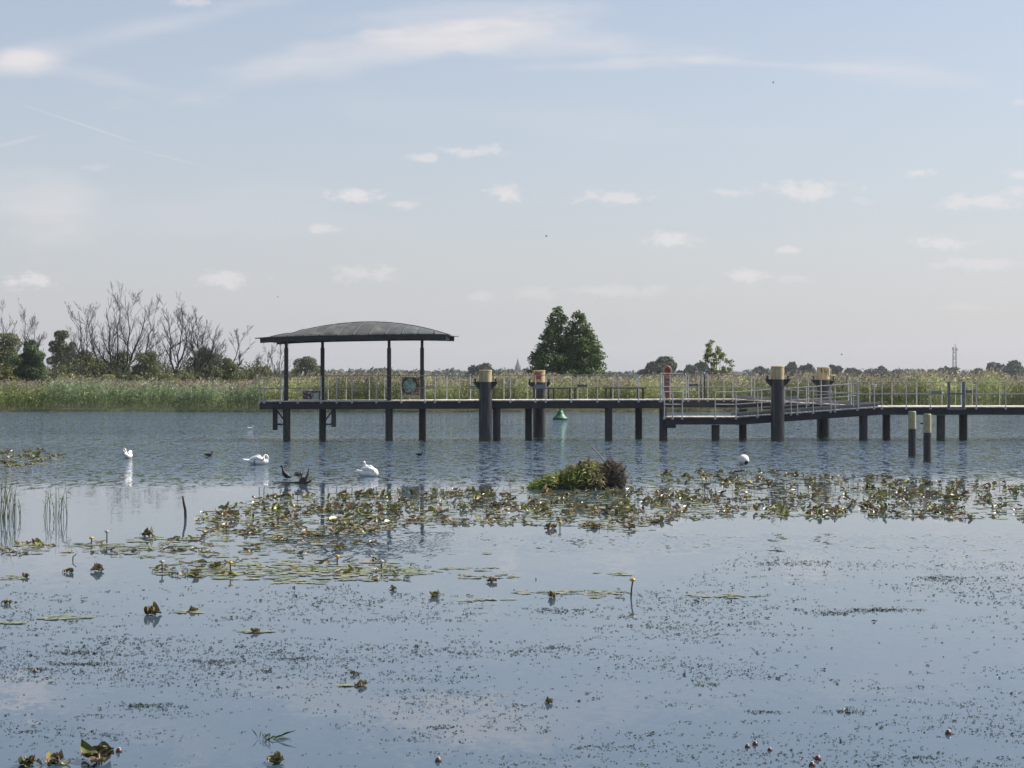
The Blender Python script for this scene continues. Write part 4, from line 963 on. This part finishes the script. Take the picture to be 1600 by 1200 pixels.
# ------------------------------------------------------------------ nest mound
def nest():
    p = on_water(905, 763); s = p.y/F; r = np.random.RandomState(3)
    t = empty('nest_mound', p, 'overgrown mound of grass and matted roots among the lilies', 'mound')
    bm_ = MB(); 
    def hgt(x):      # silhouette height in px at px offset x from 905
        return float(np.interp(x, [-72, -60, -40, -20, 0, 14, 26, 35], [0, 8, 17, 30, 41, 46, 41, 33]))
    n, mq = 40, 16; V = []
    for i in range(n+1):
        for j in range(mq+1):
            x = -70+104*i/n; y = -1+2*j/mq; h = hgt(x)*s*math.sqrt(max(0, 1-y*y))*.9; h *= 1+.12*math.sin(x*.9+y*5)
            h *= 1+.16*math.sin(x*.45+1); V.append((x*s, y*.55*(.4+.6*min(1, (x+72)/50)), h-.03))
    bm_.add(V, [(i*(mq+1)+j, (i+1)*(mq+1)+j, (i+1)*(mq+1)+j+1, i*(mq+1)+j+1) for i in range(n) for j in range(mq)]); bm_.build('soil', M['root'], t, True)
    N = 9000; x = r.uniform(-72, 34, N); y = r.uniform(-1, 1, N); hh_ = np.array([hgt(q) for q in x])*s*np.sqrt(1-y*y)*.9
    base = np.stack([x*s, y*.55*(.4+.6*np.clip((x+72)/50, 0, 1)), hh_-.03], 1); d = rand_dirs(N, r, .9); d[:, 0] += np.where(x < -30, -.6, .3)*r.uniform(0, 2, N)
    col = np.where((r.uniform(size=N) < np.clip((x+10)/50, .12, .75))[:, None], np.array([[.46, .38, .22]]), np.array([[.20, .26, .06]]))*r.uniform(.45, 1.4, (N, 1))
    b = MB(); b.quads(blades(base, d, r.uniform(.04, .15, N)*np.where(r.uniform(size=N) < .12, 2.0, 1), r.uniform(.012, .036, N), r, .35), col)
    N = 160; x = r.uniform(-70, -18, N); base = np.stack([x*s, r.uniform(-.3, .3, N), np.array([hgt(q) for q in x])*s*.6], 1); d = rand_dirs(N, r, 1.8)
    b.quads(blades(base, d, r.uniform(.12, .32, N), r.uniform(.018, .035, N), r, .15), np.array([[.055, .10, .022]])*r.uniform(.6, 1.5, (N, 1)))
    N = 330; x = r.uniform(-28, 34, N); base = np.stack([x*s, r.uniform(-.3, .3, N), np.array([hgt(q) for q in x])*s*.75], 1); d = rand_dirs(N, r, 1.6)
    b.quads(blades(base, d, r.uniform(.14, .40, N), r.uniform(.010, .020, N), r, .5), np.array([[.26, .22, .12]])*r.uniform(.5, 1.3, (N, 1)))
    b.build('grass', M['reed'], t)
    # the stump of matted roots, tipped up on the right
    o = organic('root_mat', [[(34*s, 0, .12, .22, .14), (46*s, 0, .22, .27, .20), (54*s, 0, .36, .24, .22), (61*s, 0, .30, .16, .22), (65*s, 0, .14, .08, .16)], [(34*s, 0, .50, .12, .05), (50*s, 0, .64, .15, .055), (60*s, -.05, .56, .10, .06), (64*s, 0, .48, .08, .08)], [(44*s, -.2, .30, .10, .09), (56*s, -.24, .42, .08, .07), (60*s, -.2, .22, .09, .12)], [(66*s, .05, .40, .07, .10), (69*s, 0, .22, .06, .12), (68*s, 0, .02, .05, .05)]], M['root'], t, .022, 2)
    b = MB()
    for i in range(420):
        a = r.uniform(0, 2*PI); x0 = r.uniform(32, 70)*s; z0 = r.uniform(.02, .66); yy = -.22-.10*math.sin(z0*5)+r.normal(0, .03)
        if (x0/s-52)**2/20**2+(z0-.3)**2/.3**2 > 1.1: continue
        d = Vector((r.normal(), r.normal()*.3, r.normal()))*.07; pts = [Vector((x0, yy, z0)), Vector((x0, yy-.02, z0))+d, Vector((x0, yy, z0))+d*2+Vector((0, 0, -.03))]
        k = r.uniform(.2, 1.5); b.tube(pts, [.008, .006, .003], 4, (.125*k, .095*k, .07*k))
    for i in range(34):
        x0 = r.uniform(36, 71)*s; b.tube([(x0, -.2, r.uniform(.15, .4)), (x0+r.normal(0, .03), -.24, .08), (x0+r.normal(0, .04), -.25, -.02)], [.006, .004, .003], 4, (.13, .085, .055))
    for i in range(30):
        x0 = r.uniform(28, 66)*s; d = Vector((r.normal()*.6, r.normal()*.4, 1)).normalized()*r.uniform(.06, .17); b.tube([(x0, r.normal(0, .1), .48), Vector((x0, 0, .5))+d], [.006, .002], 4, (.09, .06, .04))
    b.build('root_strands', M['rootl'], t)
    b = MB(); k = lambda px, py, y: ((px-905)*s, y, (763-py)*s-.0)
    b.tube([k(951, 729, -.15), k(938, 713, -.17), k(924.5, 698, -.2)], [.016, .015, .013], 8)
    tag(b.build('stick', M['stick'], t), None)
nest()
# stakes and twigs standing in the water
def twig(pts, Y, r0, name, lab, m='stickd', group=None):
    base = at(pts[0][0], pts[0][1], Y); t = MB(); P_ = [at(a, c, Y)-Vector((base.x, base.y, 0)) for a, c in pts]; P_[0].z = -.25
    t.tube(P_, [r0*(1-.45*i/(len(P_)-1)) for i in range(len(P_))], 8)
    o = t.build(name, M[m], None, True, (base.x, base.y, 0)); return tag(o, lab, 'stake' if name == 'stake' else 'twig', group)
twig([(290.5, 809), (289.5, 797), (287, 785), (285.5, 776)], dist(808.5), .030, 'stake', 'black rotten stake leaning in the calm water', )
twig([(845, 907), (837, 903)], dist(906), .012, 'twig', 'short dark twig lying in the water near the floating pads')
twig([(11, 708), (14, 704), (17, 701)], dist(707), .018, 'twig', 'dark twig end on the left lily patch')
twig([(113, 876), (114, 870), (119, 866)], dist(876), .010, 'twig', 'thin dark bent twig among the left lily leaves')

# ------------------------------------------------------------------ yellow water lily flowers
FGp = 'yellow pond lily flowers on stems'
def flower(px, py, pb, lab, kind=0, lean=0):
    p = on_water(px, pb); Y = p.y; z = (pb-py)*Y/F; t = empty('lily_flower', p, lab, 'flower', FGp); dx = lean*Y/F
    b = MB(); b.tube([(0, 0, -.1), (dx*.4, 0, z*.5), (dx, 0, z)], [.011, .010, .009], 7); b.build('stem', M['stem'], t, True)
    b = MB(); R = .024 if kind != 1 else .022
    b.lathe([(R*.4, z-.004), (R*.9, z+.012), (R, z+.03), (R*.7, z+.045)], 12, (dx, 0, 0))
    for k in range(5):
        a = 2*PI*k/5; c_ = Vector((dx+R*.8*math.cos(a), R*.8*math.sin(a), z+.025)); b.box(c_, (.03, .03, .022), rot=Matrix.Rotation(a, 3, 'Z'))
    b.build('petals', M['yellow'] if kind == 0 else M['bud'], t, True)
flower(985.5, 909, 933, 'tall yellow pond lily flower alone on open water', 0, 3)
for a in [(360, 882, 897, 'yellow pond lily flower above a dark leaf clump, lower left', 0, 0), (319, 833, 840, 'orange yellow flower near the leaning stake', 0, 0), (167, 833, 848, 'thin stem with a pale seed head on the left', 1, 0),
          (254, 880, 893, 'pale seed head on a stem in the lower left leaves', 1, -1), (527, 872, 884, 'small yellow flower at the lower edge of the leaf patch', 0, 0), (143, 843, 849, 'small yellow bud left of the thin stem', 0, 0),
          (875, 818, 826, 'yellow flower at the front edge below the mound', 0, 0), (596, 880, 890, 'dark stemmed seed head on the loose pads', 1, 0)]: flower(*a)

# ------------------------------------------------------------------ lily leaves
LC = [(.16, .19, .035), (.10, .12, .03), (.24, .24, .06), (.17, .12, .06), (.27, .20, .12), (.05, .06, .02)]
def leaf_patch(b, c, yaw, pitch, L, Wd, r, col, curl=.35, brown=.35):
    n, m_ = 6, 5; V = []; ph = r.uniform(0, 6); hole = r.uniform() < .25
    R_ = Matrix.Rotation(yaw, 3, 'Z') @ Matrix.Rotation(-pitch, 3, 'Y')
    for i in range(n+1):
        t_ = i/n; wd = Wd*math.sin(PI*min(1, .12+.88*t_)**.8)**.75 if t_ < 1 else 0.02*Wd
        for j in range(m_+1):
            q = (j/m_-.5)*2; x = t_*L-.12*L*q*q*(1-t_); z = curl*Wd*q*q*(.5+.5*t_)*(1+.5*math.sin(ph+t_*4)) + .10*L*math.sin(t_*3+ph)+.05*L*math.sin(q*5+t_*6+ph)
            V.append((R_ @ Vector((x, q*wd*.5, z))+Vector(c))[:])
    Fc = []; cols = []
    for i in range(n):
        for j in range(m_):
            if hole and i == 3 and j == 1: continue
            Fc.append((i*(m_+1)+j, (i+1)*(m_+1)+j, (i+1)*(m_+1)+j+1, i*(m_+1)+j+1))
            edge = (j in (0, m_-1)) or i == n-1
            k = r.uniform(.8, 1.2); cc = col
            if edge and r.uniform() < brown: cc = (.22, .14, .09)
            cols.append(tuple(x*k for x in cc))
    bb = b.n; b.v.append(np.array(V)); b.n += len(V); b.f += [[i+bb for i in f] for f in Fc]; b.m += [0]*len(Fc); b.c += cols
def clump(b, r, c=(0, 0), n=None, s=1.0):
    n = n or r.randint(2, 6)
    for k in range(n):
        yaw = r.uniform(0, 2*PI); pt = r.choice([.02, .12, .32, .8], p=[.48, .32, .15, .05]); x, y = c[0]+r.normal(0, .10)*s, c[1]+r.normal(0, .10)*s
        L = r.uniform(.09, .20)*s; z = r.uniform(.004, .045)*s; col = LC[r.choice(6, p=[.22, .2, .16, .16, .14, .12])]
        leaf_patch(b, (x, y, z), yaw, pt, L, L*r.uniform(.55, .85), r, col, curl=r.uniform(.1, .6))
    for k in range(r.randint(0, 3)):
        x, y = c[0]+r.normal(0, .08)*s, c[1]+r.normal(0, .08)*s; b.tube([(x, y, -.05), (x+r.normal(0, .03), y, .05*s), (x+r.normal(0, .06), y, r.uniform(.08, .18)*s)], [.006, .005, .004], 5, (.05, .045, .02))
rl = np.random.RandomState(31)
protos = []
for i in range(16):
    b = MB(); clump(b, np.random.RandomState(500+i)); protos.append(b.mesh('water_lily', M['lily'], True))
def ragged(seed):
    r = np.random.RandomState(seed); b = MB()
    for k in range(r.randint(7, 12)):
        L = r.uniform(.07, .15); yaw = r.uniform(0, 6.28); x, y = r.normal(0, .055), r.normal(0, .035); z = .012+.05*math.exp(-(x/.06)**2)*r.uniform(0, 1)
        leaf_patch(b, (x-.5*L*math.cos(yaw), y-.5*L*math.sin(yaw), z), yaw, r.uniform(-.2, .45), L, L*r.uniform(.5, .9), r, LC[r.choice(6, p=[.22, .26, .08, .2, .12, .12])], r.uniform(.3, .9), .5)
    for k in range(3): x = r.normal(0, .05); b.tube([(x, 0, -.03), (x+r.normal(0, .02), 0, .05), (x+r.normal(0, .07), 0, r.uniform(.02, .11))], [.007, .006, .004], 5, (.20, .17, .10))
    return b.mesh('water_lily', M['lily'], True)
rag = [ragged(900+i) for i in range(16)]
def lily(px, py, lab, group=None, s=1.0, k=None, yaw=None):
    p = on_water(px, py); o = bpy.data.objects.new('water_lily', rag[k] if k is not None else protos[rl.randint(16) if k is None else k]); C.objects.link(o)
    o.location = p; o.rotation_euler = (0, 0, rl.uniform(0, 6.28) if yaw is None else yaw); o.scale = (s, s, s*(1 if k is not None else rl.uniform(.4, .78))); return tag(o, lab, 'water lily', group)
def inpoly(x, y, P_):
    c = False; n = len(P_)
    for i in range(n):
        x1, y1 = P_[i]; x2, y2 = P_[(i+1) % n]
        if (y1 > y) != (y2 > y) and x < (x2-x1)*(y-y1)/(y2-y1)+x1: c = not c
    return c
BANDS = [   # polygon in the photograph, weight of raised leaves, weight of floating pads
    ([(310, 806), (350, 790), (430, 775), (560, 768), (700, 765), (820, 764), (830, 770), (960, 768), (1040, 758), (1040, 815), (980, 828), (860, 823), (760, 818), (640, 822), (560, 836), (440, 840), (330, 832)], 190, 1.0),
    ([(1030, 738), (1200, 738), (1330, 742), (1460, 752), (1640, 756), (1640, 812), (1500, 812), (1300, 808), (1180, 808), (1040, 812)], 170, 1.0),
    ([(-40, 852), (120, 846), (330, 832), (440, 836), (560, 838), (600, 850), (470, 868), (300, 866), (100, 866), (-40, 866)], 30, .35),
    ([(240, 880), (430, 872), (560, 874), (660, 880), (640, 905), (560, 908), (430, 908), (240, 900)], 22, .4),
    ([(-40, 703), (60, 703), (110, 716), (60, 728), (-40, 736)], 34, .9),
]
def sample(P_, n):
    xs_ = [q[0] for q in P_]; ys_ = [q[1] for q in P_]; out = []
    while len(out) < n:
        x, y = rl.uniform(min(xs_), max(xs_)), rl.uniform(min(ys_), max(ys_))
        if inpoly(x, y, P_) and not (828 < x < 978 and y < 766): out.append((x, y))
    return out
GL = 'water lilies in the broad leafy band'
allp = []
for bi, (P_, n, wq) in enumerate(BANDS):
    for q in sample(P_, int(n*2.1)): allp.append((q[0], q[1], bi))
# isolated ones first, each with its own label
ISO = [(238, 961, 'dark crumpled lily clump alone on open water, lower left', .75, 3), (148, 1190, 'largest curled lily leaves at the bottom left edge', 1.15, 5), (88, 1193, 'small brown crumpled lily remains, second from the bottom left corner', .7, 7),
       (45, 1196, 'brown withered lily tuft nearest the bottom left corner', .65, 9), (432, 1193, 'brown curled dead lily leaf at the bottom, left of centre', .62, 2), (565, 1071, 'small crumpled lily leaf with a pale rim left of centre', .5, 11),
       (553, 1054, 'tiny brown curled leaf just above the pale rimmed one', .3, 4), (683, 932, 'dark flat lily clump at the lower edge of the loose pads', .75, 12), (862, 934, 'dark ragged lily leaf on a pale floating pad', .6, 1),
       (768, 910, 'long dark lily leaf on the pads right of centre left', .7, 8), (154, 893, 'dark upright lily clump standing free on the left', .9, 10), (60, 850, 'dark round lily clump nearest the left reeds', .6, 13),
       (106, 895, 'flat dark lily leaf left of the upright clump', .6, 6), (230, 838, 'broad brown lily clump left of the leaning stake', 1.0, 0), (614, 922, 'small pale crumpled leaf below the loose pads', .4, 14),
       (862, 826, 'single upright green lily leaf below the mound', .9, 15), (985, 826, 'lily clump with pale midribs at the front edge of the band', .9, 5), (858, 1099, 'tiny pair of curled brown leaves on open water', .28, 3), (10, 944, 'brown lily scrap at the left edge', .5, 9), (300, 955, 'small dark lily leaf on a pale pad, lower left', .45, 7),
       (40, 902, 'lily scrap on floating pads at the left edge', .5, 2), (400, 988, 'small olive lily leaf on a yellowish pad', .45, 6)]
for (px, py, lab, s, k) in ISO: lily(px, py, lab, None, s, k)
allp.sort(key=lambda q: -q[1])
groups = {0: ('water lily clump in the band before the jetty', 'water lilies in the middle band'), 1: ('water lily clump in the right band beyond the open water', 'water lilies in the right band'),
          2: ('water lily clump in the loose row from the left edge', 'water lilies in the loose left row'), 3: ('water lily clump on the scattered pads left of centre', 'water lilies on the scattered pads'), 4: ('water lily clump in the far patch at the left edge', 'water lilies in the far left patch')}
idx = list(range(len(allp))); rest = []
keep = 275
for j, (x, y, bi) in enumerate(allp):
    if j < keep: lily(x, y, groups[bi][0], groups[bi][1], rl.uniform(.6, 1.05)*(.8 if bi in (2, 3) else 1))
    else: rest.append((x, y))
b = MB()
for (x, y) in rest:
    p = on_water(x, y); clump(b, rl, (p.x, p.y), None, rl.uniform(.55, 1.0))
tag(b.build('lily_leaves', M['lily'], None, True), 'mass of smaller curled lily leaves in the far band', 'lily leaves', kind='stuff')
# pads lying flat on the water
b = MB()
def pad(px, py, R, col):
    p = on_water(px, py); n = 11; a0 = rl.uniform(0, 6.28); e = rl.uniform(.6, 1); V = []
    for k in range(n):
        a = a0+.25+(2*PI-.5)*k/(n-1); q = R*(1+rl.normal(0, .06)); V.append((p.x+q*math.cos(a), p.y+q*e*math.sin(a), .005+rl.uniform(0, .006)))
    V.append((p.x+R*.2*math.cos(a0), p.y+R*.2*math.sin(a0), .005)); b.add(V, [tuple(range(n+1))], col)
PC = [(.15, .17, .075), (.19, .195, .095), (.12, .145, .06), (.20, .18, .10), (.085, .10, .045)]
for bi, (P_, n, wq) in enumerate(BANDS):
    for (x, y) in sample(P_, int(1000*wq*(1 if bi < 2 else .45))): pad(x, y, rl.uniform(.035, .14), PC[rl.randint(5)])
for (px, py, wx, wy, n) in ((770, 902, 55, 4, 26), (650, 893, 70, 5, 30), (885, 925, 110, 4, 34), (750, 938, 60, 3, 16), (1130, 931, 65, 3, 20), (740, 889, 50, 3, 16), (100, 965, 40, 3, 14), (290, 955, 30, 3, 8), (180, 855, 140, 5, 60), (400, 890, 170, 9, 90), (590, 895, 90, 8, 50), (20, 903, 30, 4, 14), (395, 987, 28, 3, 9), (955, 897, 40, 2, 8), (760, 865, 15, 1.5, 4), (940, 929, 60, 5, 16), (1000, 829, 50, 2, 12), (20, 975, 20, 2, 6), (540, 1071, 10, 1, 2), (300, 870, 200, 4, 40), (470, 910, 60, 2, 12)):
    for k in range(n): pad(px+np.clip(rl.normal(0, .5), -1, 1)*wx, py+np.clip(rl.normal(0, .5), -1, 1)*wy, rl.uniform(.03, .09), PC[rl.randint(4)])
tag(b.build('floating_lily_pads', M['pad']), 'pale floating lily pads lying flat on the water', 'lily pads', kind='stuff')

# small floating weed flecks
def weeds():
    r = np.random.RandomState(91); N = 90000
    px = r.uniform(-250, 1850, N); py = 840+(1330-840)*r.uniform(size=N)
    D = F*HC/(py-YH); X = (px-800)*D/F
    nn = .40*lattice_noise(X*.5, D*.7, 1)+.35*lattice_noise(X*1.6, D*4.0, 2)+.25*lattice_noise(X*4.5, D*12, 3)
    den = np.clip((nn-.44)*4.5, 0.03, 1)
    lim = np.where(px < 560, 905, np.where(px < 1000, 925-(px-560)*.02, 855+np.clip((1150-px)/150, 0, 1)*70))
    den *= np.clip((py-lim)/14, 0, 1)*np.clip(1.35-(py-900)/420, .42, 1.3)
    hole = np.exp(-((px-1420)/190)**2-((py-1050)/38)**2); den *= 1-.9*hole
    k = r.uniform(size=N) < den*.58; X, D = X[k], D[k]
    for (sx_, sy_, w_, h_, c_n) in ((1380, 953, 55, 3, 170), (1310, 957, 60, 5, 130), (1475, 903, 50, 5, 150), (1230, 880, 70, 5, 150), (130, 1038, 60, 3, 130), (60, 1046, 40, 3, 70), (340, 1035, 45, 6, 120), (230, 1102, 45, 4, 90), (120, 1020, 60, 4, 110), (470, 1030, 40, 3, 60), (690, 1137, 30, 4, 50),
                                (860, 1012, 30, 4, 50), (1330, 1112, 22, 7, 60), (1200, 1113, 40, 3, 50), (940, 1168, 60, 5, 70), (1100, 1070, 30, 4, 40), (880, 955, 60, 6, 80), (240, 1107, 60, 8, 90), (700, 1060, 60, 6, 60), (180, 1150, 90, 8, 70), (1450, 1184, 40, 3, 40)):
        qx, qy = sx_+r.normal(0, .5, c_n)*w_, sy_+r.normal(0, .5, c_n)*h_; dd_ = F*HC/(qy-YH); X = np.append(X, (qx-800)*dd_/F); D = np.append(D, dd_)
    n = len(X); b = MB()
    s = r.uniform(.0035, .0105, n)*np.clip(D/17, .8, 1.25)*(1+1.0*(r.uniform(size=n) < .07))
    for q in range(3):
        a = r.uniform(0, 2*PI, n); h = r.uniform(.2, .9, n)*s; off = r.normal(0, 1, (n, 2))*s[:, None]*(q > 0)
        cx, cy = X+off[:, 0]*1.3, D+off[:, 1]*1.2
        c_, s_ = np.cos(a)*s, np.sin(a)*s
        Q = np.stack([np.stack([cx-c_, cy-s_, np.full(n, .001)], 1), np.stack([cx+s_*.5, cy-c_*.5, h*.4], 1), np.stack([cx+c_, cy+s_, h], 1), np.stack([cx-s_*.5, cy+c_*.5, h*.8+.003], 1)], 1)
        b.quads(Q, np.array([[.016, .024, .013]])*r.uniform(.5, 1.9, (n, 1)))
    tag(b.build('floating_weed', M['weed']), 'dark green flecks of floating water weed', 'water weed', kind='stuff')
weeds()
# brown seed pods and a green sprig near the bottom
for i, (px, py, R, lab) in enumerate([(1168, 1168, .020, 'leftmost small brown pod of the bottom group'), (1180, 1164, .022, 'brown pod second from left in the bottom group'), (1203, 1173, .018, 'dark flat pod at the right of the bottom group'), (1278, 1187, .024, 'reddish pod with a pale cap near the bottom edge'),
        (1269, 1197, .024, 'lowest brown pod at the bottom edge'), (1482, 1147, .026, 'round dark pod alone at the lower right'), (55, 1050, .02, 'red brown pod with a short stem on the left'), (186, 1175, .024, 'dark pod beside the largest curled leaves'), (685, 1190, .024, 'dark pod near the bottom centre')]):
    p = on_water(px, py); t = empty('seed_pod', p, lab, 'seed pod', 'seed pods floating near the shore')
    b = MB(); b.lathe([(R*.3, -R*.6), (R*.95, -R*.1), (R, R*.35), (R*.7, R*.95), (R*.35, R*1.15)], 12); b.build('pod', M['red'], t, True)
    b = MB(); b.lathe([(R*.42, R*1.13), (R*.5, R*1.3), (R*.2, R*1.36)], 10); b.build('pod_cap', M['bud'], t, True)
p = on_water(420, 1156); r = np.random.RandomState(8); b = MB(); n = 26
base = np.stack([r.normal(0, .035, n), r.normal(0, .02, n), np.zeros(n)], 1); d = rand_dirs(n, r, .9); d[:, 0] += r.choice([-.2, .7], n)
b.quads(blades(base, d, r.uniform(.05, .13, n), r.uniform(.008, .016, n), r, .15), np.array([[.06, .085, .02]])*r.uniform(.6, 1.5, (n, 1)))
tag(b.build('water_plant', M['reed'], None, False, p), 'small spiky green sprig sticking up near the bottom', 'water plant')

# reeds standing in the water on the left
def reed_clump(px, py, n, sp, hpx, lab, seed):
    p = on_water(px, py); Y = p.y; s = Y/F; r = np.random.RandomState(seed); b = MB()
    x = r.normal(0, sp*s, n); y = r.normal(0, .12, n); h = r.uniform(.45, 1.0, n)*hpx*s; lean = r.normal(.03, .13, n)
    for i in range(n):
        k = r.uniform(.7, 1.3); col = (.14*k, .18*k, .06*k) if r.uniform() < .8 else (.16*k, .11*k, .06*k)
        b.tube([(x[i], y[i], -.15), (x[i]+lean[i]*h[i]*.4, y[i], h[i]*.5), (x[i]+lean[i]*h[i], y[i], h[i])], [.006, .005, .002], 5, col)
        m_ = r.randint(1, 5); t_ = r.uniform(.3, .95, m_); base = np.stack([x[i]+lean[i]*h[i]*t_, np.full(m_, y[i]), h[i]*t_], 1); d = rand_dirs(m_, r, 1.1)
        b.quads(blades(base, d, r.uniform(.10, .26, m_), r.uniform(.010, .018, m_), r, .25), np.tile(np.array(col), (m_, 1)))
    return tag(b.build('reed_clump', M['reed'], None, False, p), lab, 'reeds', 'reed clumps standing in the shallow water')
reed_clump(4, 808, 24, 11, 76, 'thick reed clump at the left edge', 61); reed_clump(26, 810, 9, 6, 48, 'thinner reeds right of the thick edge clump', 62)
reed_clump(76, 806, 5, 3, 56, 'tall single reed stem with short shoots', 63); reed_clump(97, 809, 11, 4, 60, 'slim upright reed tuft farthest from the left edge', 64)
reed_clump(-40, 815, 50, 22, 74, 'reeds just outside the left edge', 65)

# ------------------------------------------------------------------ haze
hz = MB(); hz.box((0, 1190, 20), (7000, 2600, 46))
m = bpy.data.materials.new('haze'); m.use_nodes = True; T = m.node_tree; T.nodes.clear()
pv = T.nodes.new('ShaderNodeVolumePrincipled'); pv.inputs['Density'].default_value = .00011; pv.inputs['Color'].default_value = (.86, .92, 1, 1); pv.inputs['Anisotropy'].default_value = .2
mo = T.nodes.new('ShaderNodeOutputMaterial'); T.links.new(pv.outputs[0], mo.inputs['Volume'])
o = hz.build('haze', m); tag(o, 'thin bluish haze over the lake and meadow', 'haze', kind='stuff')
